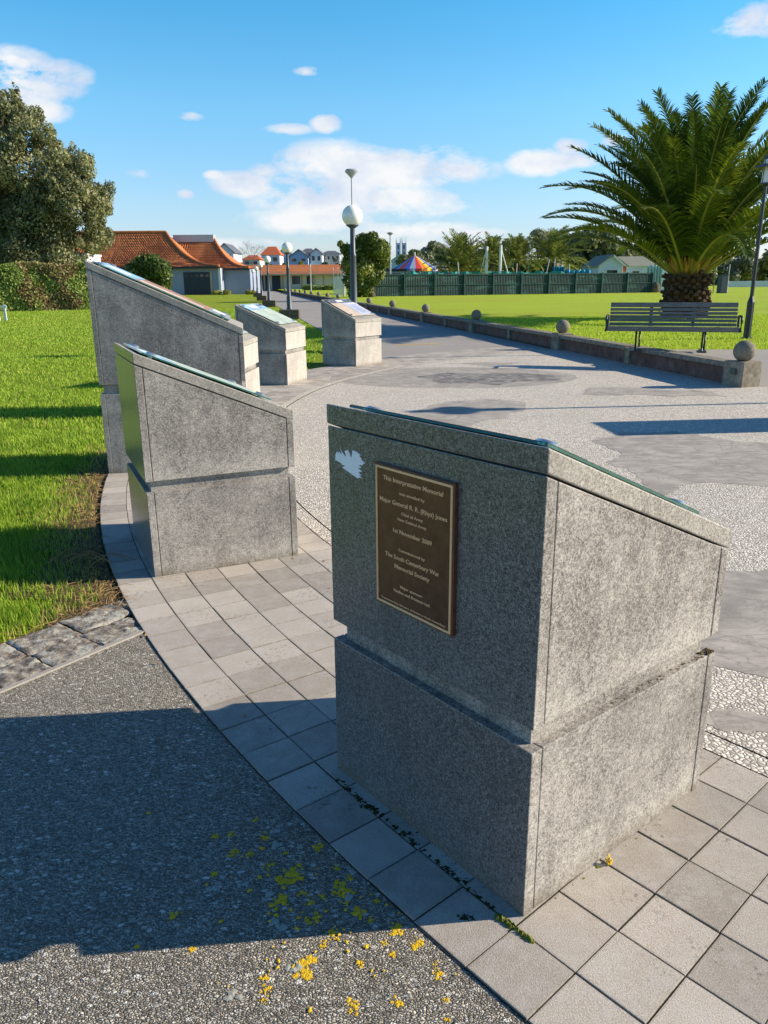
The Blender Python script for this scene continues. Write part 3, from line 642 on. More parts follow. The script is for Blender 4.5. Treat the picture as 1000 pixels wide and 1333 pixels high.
# ------------------------------------------------------------------ plinths
# local frame: x from the high edge to the low edge, y to the left, origin at the middle of the high edge
def slope_box(m, x0, x1, y0, y1, z0, zf, face=None):
    """box with top following zf(x)"""
    m.hexa([(x0, y0, z0), (x1, y0, z0), (x1, y1, z0), (x0, y1, z0), (x0, y0, zf(x0)), (x1, y0, zf(x1)), (x1, y1, zf(x1)), (x0, y1, zf(x0))])
    if face is not None: m.mi[-6 + face] = 1
def make_plinth(loc, ang, W, D, zg, gap, zH, zL, label, panel, group='stone information plinths round the plaza', outer=None):
    root = empty('information_plinth', (loc[0], loc[1], 0), R(ang), label, 'plinth', group)
    h = W / 2; th = .040; jt = .0035; ct = .060; ins = .032
    ft = lambda x: zH + (zL - zH) * x / D                      # cap top
    fb = lambda x: ft(x) - ct                                  # cap underside
    fu = lambda x: fb(x) - .006
    m = MB(); slope_box(m, ins, D - ins, -h + ins, h - ins, -.02, lambda x: fb(x) + .004); m.build('core', G_SIDE, root)
    for (nm, z0, zf) in (('lower_cladding', 0, lambda x: zg - gap), ('upper_cladding', zg, fu)):
        m = MB(); slope_box(m, 0, th, -h, h, z0, zf, 5); m.build(nm.replace('cladding', 'back_slab'), [G_SIDE, G_HIGH], root, bevel=.0025, seg=2)
        for s in (-1, 1):
            m = MB(); y0, y1 = (-h + .001, -h + ins + .004) if s < 0 else (h - ins - .004, h - .001)
            slope_box(m, th + jt, D - th - jt, y0, y1, z0, zf); m.build(nm.split('_')[0] + '_side_slab', G_SIDE, root, bevel=.0025, seg=2)
        m = MB(); slope_box(m, D - th, D, -h, h, z0, zf, 3); m.build(nm.split('_')[0] + '_front_slab', [G_SIDE, G_LOW], root, bevel=.0025, seg=2)
    m = MB(); e = .0025
    x0, x1 = -e, D + e
    m.hexa([(x0, -h - e, fb(x0)), (x1, -h - e, fb(x1)), (x1, h + e, fb(x1)), (x0, h + e, fb(x0)), (x0, -h - e, ft(x0)), (x1, -h - e, ft(x1)), (x1, h + e, ft(x1)), (x0, h + e, ft(x0))])
    m.mi[-1] = 1
    m.build('cap', [G_CAP, G_HIGH], root, bevel=.004, seg=2)
    # display panel on the slope
    L = math.hypot(D, zH - zL); sa = math.atan2(zH - zL, D)
    pl = panel_obj(root, W, D, L, sa, zH, panel)
    return root
def panel_obj(root, W, D, L, sa, zH, kind):
    M = Matrix.Rotation(sa, 3, 'Y')
    P = lambda s, y, z: Vector((0, 0, zH)) + M @ Vector((s, y, z))
    mg, mp = .075, .05
    s0, s1, hw = mp, L - .13, W / 2 - .045
    if kind == 'bars': s1 = L - .06
    m = MB(); m.hexa([P(s0, -hw, .010), P(s1, -hw, .010), P(s1, hw, .010), P(s0, hw, .010), P(s0, -hw, .018), P(s1, -hw, .018), P(s1, hw, .018), P(s0, hw, .018)])
    g = m.build('glass_panel', M_GLASS, root, bevel=.001)
    sets = PANELS[kind]; m = MB(); mats = []
    for i, (a, b, c, d, mt) in enumerate(sets):
        z = .0186 + .0004 * i
        x0, x1 = s0 + (s1 - s0) * a, s0 + (s1 - s0) * b; y0, y1 = -hw + 2 * hw * c, -hw + 2 * hw * d
        if mt not in mats: mats.append(mt)
        m.add([P(x0, y0, z), P(x1, y0, z), P(x1, y1, z), P(x0, y1, z)], [(0, 1, 2, 3)], mats.index(mt))
    m.build('printed_graphic', mats, g)
    for s in (s0 + .06, s1 - .06):
        for y in (-hw + .05, hw - .05):
            mm = MB(); c = P(s, y, 0); prof = [(.0, .0), (.014, .0), (.014, .018), (.030, .0195), (.030, .026), (.024, .031), (0, .033)]
            mm.lathe(prof, (0, 0, 0), 16); o = mm.build('fixing', M_STEEL, root, smooth=True); o.location = c; o.rotation_euler = (0, sa, 0)
    return g
P_BLUE = panel_mat('print_sky_blue', lambda q: q.ramp(q.noise(9, 4), [(.3, (.10, .22, .38)), (.6, (.32, .50, .66)), (.8, (.6, .7, .75))]))
P_WHITE = panel_mat('print_white', lambda q: (.70, .73, .76))
P_PALE = panel_mat('print_pale_green_map', lambda q: q.ramp(q.noise(7, 5, .6), [(.3, (.33, .40, .34)), (.6, (.46, .52, .45)), (.8, (.55, .60, .55))]))
P_NAVY = panel_mat('print_dark_header', lambda q: q.ramp(q.noise(20, 4), [(.3, (.06, .07, .10)), (.7, (.20, .22, .27))]))
P_LAV = panel_mat('print_lavender_text', lambda q: q.ramp(q.noise(60, 3), [(.3, (.38, .43, .60)), (.7, (.55, .60, .76))]))
P_BEIGE = panel_mat('print_beige_map', lambda q: q.ramp(q.noise(8, 5), [(.3, (.48, .38, .29)), (.7, (.62, .52, .42))]))
P_TERRA = panel_mat('print_terracotta_photo', lambda q: q.ramp(q.noise(10, 5), [(.3, (.22, .11, .07)), (.6, (.40, .20, .12)), (.8, (.5, .32, .2))]))
P_GREY = panel_mat('print_grey_photo', lambda q: q.ramp(q.noise(25, 4), [(.3, (.10, .11, .12)), (.7, (.45, .46, .48))]))
lines = [(.36 + .035 * i, .372 + .035 * i, .55, .93 - .06 * (i % 3), P_GREY) for i in range(14)]
PANELS = {
 'green': [(0, 1, 0, 1, P_PALE), (0, .27, 0, 1, P_BLUE), (.04, .20, .30, .62, P_WHITE), (.05, .12, .68, .95, P_NAVY), (.27, .985, .50, .508, P_GREY)],
 'beige': [(0, 1, 0, 1, P_BEIGE), (0, .22, 0, 1, P_NAVY), (.05, .16, .36, .62, P_WHITE), (.22, .40, .45, 1, P_WHITE), (.22, .95, .48, .97, P_LAV), (.24, .30, .66, .94, P_WHITE)] + [(.34 + .04 * i, .349 + .04 * i, .60, .93 - .05 * (i % 3), P_GREY) for i in range(13)] + [(.24, .80, .474, .482, P_NAVY)],
 'photo': [(0, 1, 0, 1, P_TERRA), (0, .30, 0, 1, P_BLUE), (.06, .22, .3, .7, P_WHITE), (.84, 1, 0, 1, P_GREY), (.86, .96, .55, .9, P_WHITE), (.32, .80, .06, .40, P_BEIGE)],
}
STD = dict(W=.863, D=.882, zg=.573, gap=.066, zH=1.292, zL=.916)
def origin_from_A(ax, ay, ang, W):
    a = R(ang); return (ax - math.sin(a) * W / 2, ay + math.cos(a) * W / 2)
p1 = make_plinth(origin_from_A(.367, 1.68, 38.6, .863), 38.6, label='nearest speckled granite plinth with a bronze plaque on its tall back', panel='beige', **STD)
p2 = make_plinth(origin_from_A(-1.35, 4.224, 24.7, .82), 24.7, label='second nearest granite plinth, its narrow back reflecting green lawn', panel='green', **STD)
p3 = make_plinth(origin_from_A(-2.484, 6.781, 9.9, .863), 9.9, .863, 1.266, .795, .085, 1.833, 1.26, 'tallest and longest dark granite plinth beside the left lawn', 'photo')
p6 = make_plinth(origin_from_A(-2.68, 10.16, -4, .863), -4, label='granite plinth almost hidden behind the tallest one, only its bright front showing', panel='green', **STD)
p4 = make_plinth(origin_from_A(-2.428, 13.127, -16.2, .863), -16.2, label='granite plinth with a pale green map panel between tallest plinth and lawn', panel='green', **STD)
p5 = make_plinth(origin_from_A(-1.247, 16.246, -36.3, .863), -36.3, label='farthest granite plinth with lavender and beige panel in front of the navy lamp', panel='beige', **STD)
p7 = make_plinth((5.45, 9.05), 5, label='granite plinth outside the frame at right casting a shadow over the plaza', panel='green', **STD)

# plaque on the near plinth (back face is local x=0, seen from -x; local y runs right-to-left there)
def P1(u, z, d): return (-d, u, z)                        # u measured from plinth axis, positive to the picture's left
pq = MB(); pq.hexa([P1(-.150, .729, 0), P1(-.150, 1.156, 0), P1(.180, 1.156, 0), P1(.180, .729, 0), P1(-.150, .729, .014), P1(-.150, 1.156, .014), P1(.180, 1.156, .014), P1(.180, .729, .014)])
plaque = pq.build('plaque', M_BRONZE, p1, bevel=.0015)
m = MB(); b = .0065; d0, d1 = .0138, .0165; xi = .006
for (u0, u1, z0, z1) in ((-.150 + xi, .180 - xi, .729 + xi, .729 + xi + b), (-.150 + xi, .180 - xi, 1.156 - xi - b, 1.156 - xi), (-.150 + xi, -.150 + xi + b, .729 + xi + b, 1.156 - xi - b), (.180 - xi - b, .180 - xi, .729 + xi + b, 1.156 - xi - b)):
    m.hexa([P1(u0, z0, d0), P1(u0, z1, d0), P1(u1, z1, d0), P1(u1, z0, d0), P1(u0, z0, d1), P1(u0, z1, d1), P1(u1, z1, d1), P1(u1, z0, d1)])
m.build('border', M_LETTER, plaque)
TXT = [('This Interpretative Memorial', .140, -.108, 1.1177, .0185), ('was unveiled by', .070, -.036, 1.0845, .0125), ('Major General R. R. (Rhys) Jones', .156, -.125, 1.0528, .0185),
       ('Chief of Army', .061, -.029, 1.0273, .0120), ('New Zealand Army', .077, -.044, 1.0089, .0120), ('1st November 2009', .097, -.066, .9717, .0180),
       ('Commissioned by', .074, -.039, .9182, .0120), ('The South Canterbury War', .133, -.097, .8920, .0180), ('Memorial Society', .091, -.058, .8644, .0180),
       ('Major sponsor:', .066, -.030, .8069, .0115), ('Hadlee and Brunton Ltd', .095, -.059, .7894, .0125), ('Commemorating 100 years of Service to South Canterbury', .156, -.124, .7503, .0080)]
LV, LF = [], []
dg = bpy.context.evaluated_depsgraph_get()
for (s, u0, u1, zc, size) in TXT:
    cu = bpy.data.curves.new('t', 'FONT'); cu.body = s; cu.size = size; cu.extrude = .0007; cu.resolution_u = 3; cu.align_x = 'LEFT'; cu.offset = size * .012
    to = bpy.data.objects.new('t', cu); col.objects.link(to); bpy.context.view_layer.update(); dg.update()
    me = bpy.data.meshes.new_from_object(to.evaluated_get(dg)); xs = [v.co.x for v in me.vertices]; x0, x1 = min(xs), max(xs)
    n0 = len(LV)
    for v in me.vertices:
        f = (v.co.x - x0) / (x1 - x0); LV.append(P1(u0 + (u1 - u0) * f, zc - size * .26 + v.co.y, .0148 + v.co.z))
    LF += [tuple(i + n0 for i in p.vertices) for p in me.polygons]
    bpy.data.objects.remove(to); bpy.data.meshes.remove(me); bpy.data.curves.remove(cu)
me = bpy.data.meshes.new('lettering'); me.from_pydata(LV, [], LF); me.materials.append(M_LETTER); lo = bpy.data.objects.new('lettering', me); col.objects.link(lo); lo.parent = plaque
# torn pale sticker
ST = [(.368, 1.164), (.358, 1.153), (.345, 1.144), (.337, 1.143), (.344, 1.158), (.328, 1.164), (.318, 1.154), (.312, 1.141), (.305, 1.158), (.306, 1.167), (.286, 1.166), (.263, 1.159), (.272, 1.156), (.257, 1.148), (.264, 1.146), (.243, 1.138), (.259, 1.129), (.276, 1.128), (.26, 1.121), (.279, 1.118), (.258, 1.11), (.276, 1.105), (.261, 1.097), (.274, 1.095), (.254, 1.088), (.268, 1.09), (.28, 1.085), (.3, 1.09), (.36, 1.105), (.343, 1.112), (.364, 1.114), (.361, 1.117), (.377, 1.119), (.385, 1.122), (.394, 1.119), (.393, 1.139), (.385, 1.15), (.376, 1.146), (.373, 1.152), (.363, 1.145), (.36, 1.15)]
m = MB(); n = len(ST); m.add([P1(u, z, .0012) for u, z in ST] + [P1(u, z, -.001) for u, z in ST], [tuple(range(n))] + [(i, i + n, (i + 1) % n + n, (i + 1) % n) for i in range(n)])
m.build('torn_sticker', M_STICK, p1)
# cracks and litter on the ledge
m = MB(); rg = random.Random(5)
for k in range(45):
    x = .30 + .56 * rg.random() ** .6; flake(m, x, -.4315 + rg.uniform(.004, .026), .5075, rg.uniform(.002, .006), rg, .002, 6)
for k in range(30): flake(m, .876 - .05 * rg.random() ** 1.5, -.4315 + rg.uniform(.003, .03), .5075, rg.uniform(.004, .009), rg, .006, 7)
tag(m.build('ledge_debris', M_DIRT, p1), kind='stuff')

# ------------------------------------------------------------------ ball wall
wall = empty('low_wall', (wx(12.4, 8.03), 12.4, 0), math.atan(WS), 'low retaining wall with stone balls on its piers, running along the path', 'wall')
bl = 7.0 * math.sqrt(1 + WS * WS); NB = 17                 # local +y runs away from the camera along the wall
m = MB(); mp = MB()
for k in range(NB - 1):
    for hh in (0, 1):
        y0 = k * bl + hh * bl / 2 + (.19 if hh == 0 else .09); y1 = k * bl + (hh + 1) * bl / 2 - (.09 if hh == 0 else .19)
        m.box((.0, (y0 + y1) / 2, .315), (.30, y1 - y0, .085)); mp.box((.02, (y0 + y1) / 2, .135), (.17, y1 - y0, .275))
m.build('coping', M_WALLC, wall, bevel=.008); mp.build('panel', M_PANEL, wall)
bp = None
for k in range(NB):
    m = MB(); m.box((0, k * bl, .185), (.40, .40, .41), rz=(.22 if k == 0 else 0)); pr = m.build('pier', M_WALLC, wall, bevel=.012)
    m = MB(); prof = [(.07, .385), (.07, .395)] + [(.168 * math.sin(t), .383 + .160 - .168 * math.cos(t)) for t in np.linspace(.42, PI, 18)]
    m.lathe(prof, (0, k * bl, 0), 28); m.build('ball', M_BALL, pr, smooth=True)
    if k < 8: m = MB(); m.box((-.203, k * bl, .24), (.008, .26, .10)); m.build('name_plate', M_PLATEG, pr)
    if k < NB - 1: m = MB(); m.box((0, k * bl + bl / 2, .155), (.26, .18, .31)); m.build('mid_pier', M_WALLC, wall, bevel=.006)

# ------------------------------------------------------------------ globe lamps
def make_globe_lamp(loc, label, mast=False, block=True):
    r_ = empty('street_lamp', loc, 0, label, 'street lamp', 'globe lamps along the path')
    if block: m = MB(); m.box((0, 0, .20), (.92, .55, .42)); m.build('base_block', M_BLOCK, r_, bevel=.02)
    zb = .41 if block else 0
    m = MB(); m.lathe([(.14, zb), (.14, zb + .05), (.115, zb + .09), (.115, zb + .55), (.088, zb + .62), (.075, 2.2), (.078, 2.21), (.078, 2.26), (.062, 2.28), (.058, 2.86), (.058, 2.9)], n=20); m.build('pole', M_POLE, r_, smooth=True)
    m = MB(); m.lathe([(.058, 2.84), (.10, 2.87), (.15, 2.90), (.15, 2.915), (.05, 2.93)], n=20); m.build('collar', M_GLOBER, r_, smooth=True)
    m = MB(); m.lathe([(.24 * math.sin(t), 3.115 - .24 * math.cos(t)) for t in np.linspace(.45, PI, 20)], n=32); m.build('globe', M_GLOBE, r_, smooth=True)
    if mast:
        m = MB(); m.tube([(0, 0, 3.33), (0, 0, 3.95)], .016, 8); m.build('mast', M_GALV, r_)
        m = MB(); m.lathe([(.018, 3.93), (.06, 3.98), (.145, 4.06), (.15, 4.09), (.12, 4.12), (0, 4.135)], n=24); m.build('mast_head', M_GALV, r_, smooth=True)
    return r_
make_globe_lamp((-.69, 19.3, 0), 'nearest white globe lamp on a navy pole, a thin mast standing on its globe', True)
lb = make_globe_lamp((-4.29, 36.8, 0), 'white globe lamp on a concrete block, second nearest along the path')
lbl = ['white globe lamp on a concrete block, third nearest along the path', 'white globe lamp on a concrete block, fourth nearest along the path', 'white globe lamp on a concrete block, fifth nearest, close to the far building', 'smallest and farthest white globe lamp, beside the grey-blue building end']
for (px, py, Yd), lab in zip(((348, 338.7, 55.5), (338.9, 345.5, 74.5), (333.7, 349.5, 93), (329, 352.3, 112)), lbl):
    p = at(px, py, Yd); o = copy_tree(lb); o.location = (p.x, Yd, 0); o['label'] = lab

# ------------------------------------------------------------------ black lantern lamps at the right
def make_lantern(loc, label):
    r_ = empty('street_lamp', loc, 0, label, 'street lamp', 'black lantern lamps by the footpath')
    m = MB(); m.lathe([(.13, 0), (.13, .02), (.085, .04), (.085, .82), (.045, .95), (.040, 3.25), (.04, 3.3)], n=8); m.build('pole', M_BLACK, r_)
    m = MB(); m.lathe([(.06, 3.29), (.12, 3.32), (.12, 3.35)], n=20); m.lathe([(.09, 3.83), (.105, 3.84), (.105, 3.90), (.0, 3.91)], n=20)
    for k in range(4): m.tube([(.115 * math.cos(k * PI / 2 + .4), .115 * math.sin(k * PI / 2 + .4), 3.34), (.10 * math.cos(k * PI / 2 + .4), .10 * math.sin(k * PI / 2 + .4), 3.84)], .007, 6)
    m.build('cage', M_BLACK, r_)
    m = MB(); m.lathe([(.10, 3.35), (.085, 3.84)], n=20); m.build('lamp_glass', M_WHITE, r_, smooth=True)
    m = MB(); m.lathe([(.10, 3.72), (.33, 3.645), (.335, 3.655), (.10, 3.735)], n=28); m.build('lamp_shade', M_BLACK, r_, smooth=True)
    return r_
make_lantern((8.457, 18.3, .30), 'black lantern lamp post on the grass right of the bench')
make_lantern((9.2, 10.95, 0), 'black lantern lamp post outside the frame at right, its thin shadow crossing the plaza')

# ------------------------------------------------------------------ bench
bx, by = 5.56, 15.22
bench = empty('park_bench', (bx, by, .305), R(-19), 'long weathered timber bench with black iron arms beside the raised footpath', 'bench')
m = MB()
for k in range(5): m.box((0, -.22 + .105 * k, .455 - .012 * k), (2.34, .088, .032))
m.box((0, -.285, .425), (2.34, .03, .085)); m.build('seat', M_TEAK, bench, bevel=.006)
m = MB(); tl = R(14); bz = lambda h_: (.255 + math.sin(tl) * h_, .46 + math.cos(tl) * h_)
RM = Matrix.Rotation(-tl, 3, 'X')
for k, (h_, ht) in enumerate(((.03, .056), (.105, .052), (.175, .052), (.245, .052), (.315, .052), (.405, .09))):
    y_, z_ = bz(h_); m.box((0, y_, z_), (2.34, .028, ht), M=RM)
for x in (-.39, .39):
    y_, z_ = bz(.21); m.box((x, y_ + .03, z_), (.06, .03, .44), M=RM)
m.build('backrest', M_TEAK, bench, bevel=.005)
for s in (-1, 1):
    x = s * 1.20
    m = MB(); m.tube([(x, -.28, .38), (x, -.30, .60), (x, -.27, .655), (x, .02, .665), (x, .30, .62)], [.024, .022, .022, .022, .02], 8); m.tube([(x, -.29, .40), (x, .27, .41), (x, .33, .66)], .024, 8); m.box((x, 0, .42), (.03, .56, .06)); m.build('armrest', M_BLACK, bench, bevel=.003)
    x = s * .60
    for (t, nm) in ((-1, 0), (1, 1)):
        pass
    m = MB(); m.tube([(x - .03, -.22, 0.02), (x - .03, -.12, .2), (x - .03, -.22, .42)], [.022, .018, .022], 8); m.tube([(x + .03, .22, 0.02), (x + .03, .12, .2), (x + .03, .24, .42)], [.022, .018, .022], 8)
    m.box((x, 0, .012), (.12, .58, .024)); m.box((x, 0, .405), (.09, .56, .04)); m.build('leg', M_BLACK, bench, bevel=.003)
m = MB(); m.box((0, -.24, .395), (2.40, .045, .03)); m.box((0, .22, .40), (2.40, .045, .03)); m.build('rail', M_BLACK, bench)

# ------------------------------------------------------------------ foliage builders
def leaf_cloud(name, clumps, n, size, mat, parent=None, flat_=.0, elong=1.6, twig=None):
    """clumps: list of (x,y,z,rx,ry,rz); leaves lie near each clump's surface and partly inside"""
    C = np.array(clumps, float); vol = (C[:, 3] * C[:, 4] + C[:, 4] * C[:, 5] + C[:, 3] * C[:, 5]); idx = RNG.choice(len(C), n, p=vol / vol.sum())
    d = RNG.normal(0, 1, (n, 3)); d /= np.linalg.norm(d, axis=1)[:, None]
    rr_ = RNG.uniform(.35, 1.0, n) ** .5 * (1 + RNG.normal(0, .07, n))
    P = C[idx, :3] + d * C[idx, 3:6] * rr_[:, None]
    nrm = d + RNG.normal(0, .55, (n, 3)); nrm /= np.linalg.norm(nrm, axis=1)[:, None]
    t = np.cross(nrm, RNG.normal(0, 1, (n, 3))); t /= np.linalg.norm(t, axis=1)[:, None] + 1e-9; b = np.cross(nrm, t)
    s = size * RNG.uniform(.6, 1.3, n)[:, None]
    v0, v1, v2, v3 = P - t * s * elong / 2, P + b * s / 2, P + t * s * elong / 2, P - b * s / 2
    V = np.stack([v0, v1, v2, v3], 1).reshape(-1, 3); i = np.arange(n) * 4
    Fq = np.stack([i, i + 1, i + 2, i + 3], 1)
    tone = np.clip(RNG.uniform(.1, .9, len(C))[idx] * .7 + RNG.uniform(0, .4, n), 0, 1)
    return np_mesh(name, V, Fq, mat, parent, colattr=np.repeat(tone, 4))
def clumps_in(shape, k, rmin, rmax, seed):
    """fill an ellipsoid-ish envelope (cx,cy,cz,rx,ry,rz) with k clumps"""
    rg = random.Random(seed); out = []; cx, cy, cz, rx, ry, rz = shape
    while len(out) < k:
        v = Vector((rg.uniform(-1, 1), rg.uniform(-1, 1), rg.uniform(-1, 1)))
        if v.length > 1 or v.length < .35: continue
        r_ = rg.uniform(rmin, rmax); out.append((cx + v.x * (rx - r_ * .5), cy + v.y * (ry - r_ * .5), cz + v.z * (rz - r_ * .5), r_ * rg.uniform(.8, 1.2), r_ * rg.uniform(.8, 1.2), r_ * rg.uniform(.6, 1.0)))
    return out
def trunk_limbs(parent, base, top, r0, limbs, mat=M_BARK, name='trunk', seed=0):
    rg = random.Random(seed); m = MB(); b = Vector(base); t = Vector(top); pts = [b.lerp(t, k / 5) + Vector((rg.uniform(-1, 1), rg.uniform(-1, 1), 0)) * r0 * .5 * (k > 0) for k in range(6)]
    m.tube(pts, [r0 * (1.25 if k == 0 else 1 - .12 * k) for k in range(6)], 9)
    for L in limbs:
        e = Vector(L[:3]); s = pts[rg.randint(2, 4)]; mid = s.lerp(e, .5) + Vector((0, 0, (e - s).length * .12)); m.tube([s, mid, e], [r0 * .42, r0 * .26, r0 * .08], 6)
    return m.build(name, mat, parent, smooth=True)
def make_tree(name, x, y, z0, height, radius, leafmat, n, size, label, cat='tree', group=None, k=16, crown_from=.35, ry=None, seed=1, elong=1.6, rmin=.22, rmax=.42):
    r_ = empty(name, (x, y, z0), 0, label, cat, group); cz = height * (1 + crown_from) / 2; rz = height * (1 - crown_from) / 2
    cl = clumps_in((0, 0, cz, radius, ry or radius, rz), k, radius * rmin, radius * rmax, seed)
    leaf_cloud('crown', cl, n, size, leafmat, r_, elong=elong)
    trunk_limbs(r_, (0, 0, -.1), (0, 0, cz), max(.05, height * .028), cl[:7], seed=seed); return r_

# big left tree
tx, ty = -26.2, 56.0
lt = empty('evergreen_tree', (tx, ty, 0), 0, 'large olive green evergreen tree rising over the clipped hedge at left', 'tree')
cl = []; rg = random.Random(31)
def tp(px, py): p = at(px, py, ty); return p.x - tx, p.z
for (px, py, r_) in [(20, 140, 11), (45, 165, 17), (8, 190, 32), (60, 195, 24), (72, 178, 12), (30, 220, 34), (75, 225, 28), (105, 215, 15), (95, 245, 26), (118, 240, 13), (50, 260, 40), (100, 270, 28), (20, 290, 44), (125, 285, 15), (75, 300, 36), (115, 305, 22), (40, 325, 34), (95, 330, 20), (10, 335, 30), (-20, 230, 50), (-40, 300, 60), (-35, 190, 34), (60, 280, 44), (132, 300, 8), (70, 165, 9), (22, 122, 8), (8, 150, 20), (112, 205, 9), (62, 210, 16), (128, 262, 11), (60, 330, 26), (128, 320, 9), (-5, 250, 44)]:
    x, z = tp(px, py); rw = r_ * ty / F_PX; rw *= .86; cl.append((x, rg.uniform(-1.8, 1.8), z - .25, rw, rw * 1.3, rw * .9))
for i in range(330):
    px, py, r_ = rg.choice([(15, 172, 34), (60, 215, 44), (95, 250, 44), (20, 260, 60), (85, 300, 46), (110, 280, 34), (40, 230, 60), (-20, 300, 50)]); q_ = rg.uniform(0, 2 * PI); rr_ = r_ * rg.uniform(.75, 1.22)
    x, z = tp(px + rr_ * math.cos(q_), py + rr_ * math.sin(q_) * .9)
    if z < 2.6 or (px + rr_ * math.cos(q_)) > 138: continue
    rw = rg.uniform(.16, .50); cl.append((x, rg.uniform(-3.2, 1.5), z, rw, rw, rw * 1.25))
for (px, y0_, y1_) in ((22, 112, 150), (48, 140, 190), (70, 165, 215), (112, 198, 250), (128, 240, 300), (92, 190, 240), (5, 118, 160)):
    for k in range(9):
        t = k / 8; x, z = tp(px + rg.uniform(-3, 3), y0_ + (y1_ - y0_) * t); rw = .10 + .42 * t; cl.append((x, rg.uniform(-.4, .4), z, rw, rw, rw * 1.4))
leaf_cloud('crown', cl, 84000, .115, L_OLIVE, lt, elong=2.0)
trunk_limbs(lt, (0, 0, 0), (.3, 0, 7), .45, cl[:14], seed=4)
# hedge
hA, hB = gr(-60, 406.5).xy, gr(121, 402.5).xy
def hedge(name, A, B, h, dpt, n, mat, label, z0=0, brown=None, size=.10):
    A, B = Vector(A), Vector(B); d = (B - A); L = d.length; root = empty(name, (A.x, A.y, z0), math.atan2(d.y, d.x), label, 'hedge')
    k = n; x = RNG.uniform(0, L, k); f = RNG.integers(0, 3, k); y = np.where(f == 0, RNG.normal(.05, .05, k), RNG.uniform(0, dpt, k)); z = np.where(f == 0, RNG.uniform(0, h, k), np.where(f == 1, h + RNG.normal(0, .06, k), RNG.uniform(0, h, k)))
    y = np.where(f == 2, RNG.uniform(0, .25, k), y)
    z += .10 * np.sin(x * 1.7) * (z > h * .8); y += .12 * np.sin(x * 2.3 + z * 1.3)
    P = np.stack([x, y, z], 1); nr = RNG.normal(0, .6, (k, 3)); nr[:, 1] -= .7; nr[:, 2] += .3; nr /= np.linalg.norm(nr, axis=1)[:, None]
    t = np.cross(nr, RNG.normal(0, 1, (k, 3))); t /= np.linalg.norm(t, axis=1)[:, None]; b = np.cross(nr, t); s = size * RNG.uniform(.6, 1.3, k)[:, None]
    V = np.stack([P - t * s, P + b * s * .6, P + t * s, P - b * s * .6], 1)
    def part(sel, nm, mt):
        VV = V[sel].reshape(-1, 3); i = np.arange(sel.sum()) * 4; np_mesh(nm, VV, np.stack([i, i + 1, i + 2, i + 3], 1), mt, root, colattr=np.repeat(RNG.uniform(0, 1, sel.sum()), 4))
    if brown is not None:
        bsel = np.zeros(k, bool)
        for (c, wd_) in brown: bsel |= (np.abs(x - c) < wd_ * (.7 + .5 * np.sin(z * 3 + c))) & (RNG.random(k) < .8)
        part(~bsel, 'foliage', mat); part(bsel, 'dry_foliage', L_HEDGEB)
    else: part(np.ones(k, bool), 'foliage', mat)
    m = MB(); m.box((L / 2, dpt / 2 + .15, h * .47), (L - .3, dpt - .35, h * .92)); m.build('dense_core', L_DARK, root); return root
hl = (Vector(hB) - Vector(hA)).length
fr = lambda px: (px + 60) / 181 * hl
hedge('clipped_hedge', hA, hB, 2.75, 1.4, 30000, L_HEDGE, 'tall clipped hedge with brown dry patches below the left tree', brown=[(fr(38), .55), (fr(82), 1.0), (fr(56), .25)], size=.09)
# cabbage-like pale tuft behind hedge
ct = at(62, 345, 54.8); r_ = empty('flax_plant', (ct.x, 55.6, 0), 0, 'pale straw coloured flax tuft poking over the hedge under the left tree', 'plant')
m = MB(); rg = random.Random(77)
for k in range(110):
    a = rg.uniform(0, 2 * PI); L = rg.uniform(.9, 1.6); e = rg.uniform(.5, 1.3); x1, y1, z1 = math.cos(a) * L * math.cos(e), math.sin(a) * L * math.cos(e), math.sin(e) * L
    m.tube([(0, 0, 2.4), (x1 * .6, y1 * .6, 2.4 + z1 * .8), (x1 * 1.2, y1 * 1.2, 2.4 + z1 * .7)], [.04, .035, .006], 3, caps=False)
m.tube([(0, 0, 0), (0, 0, 2.45)], .12, 7); m.build('leaves', M_TAN, r_)

# two white markers on the left lawn
for px, nm in ((8, 'short white post on the lawn in front of the left hedge, the right one'), (-1, 'short white post on the lawn in front of the left hedge, the left one')):
    p = gr(px, 417); r_ = empty('marker_post', (p.x, p.y, 0), 0, nm, 'post', 'white lawn posts'); m = MB(); m.box((0, 0, .35), (.12, .05, .72)); m.build('post', M_WHITE, r_, bevel=.01)
    m = MB(); m.box((0, -.03, .62), (.24, .03, .12)); m.build('cap_board', M_WHITE, r_)

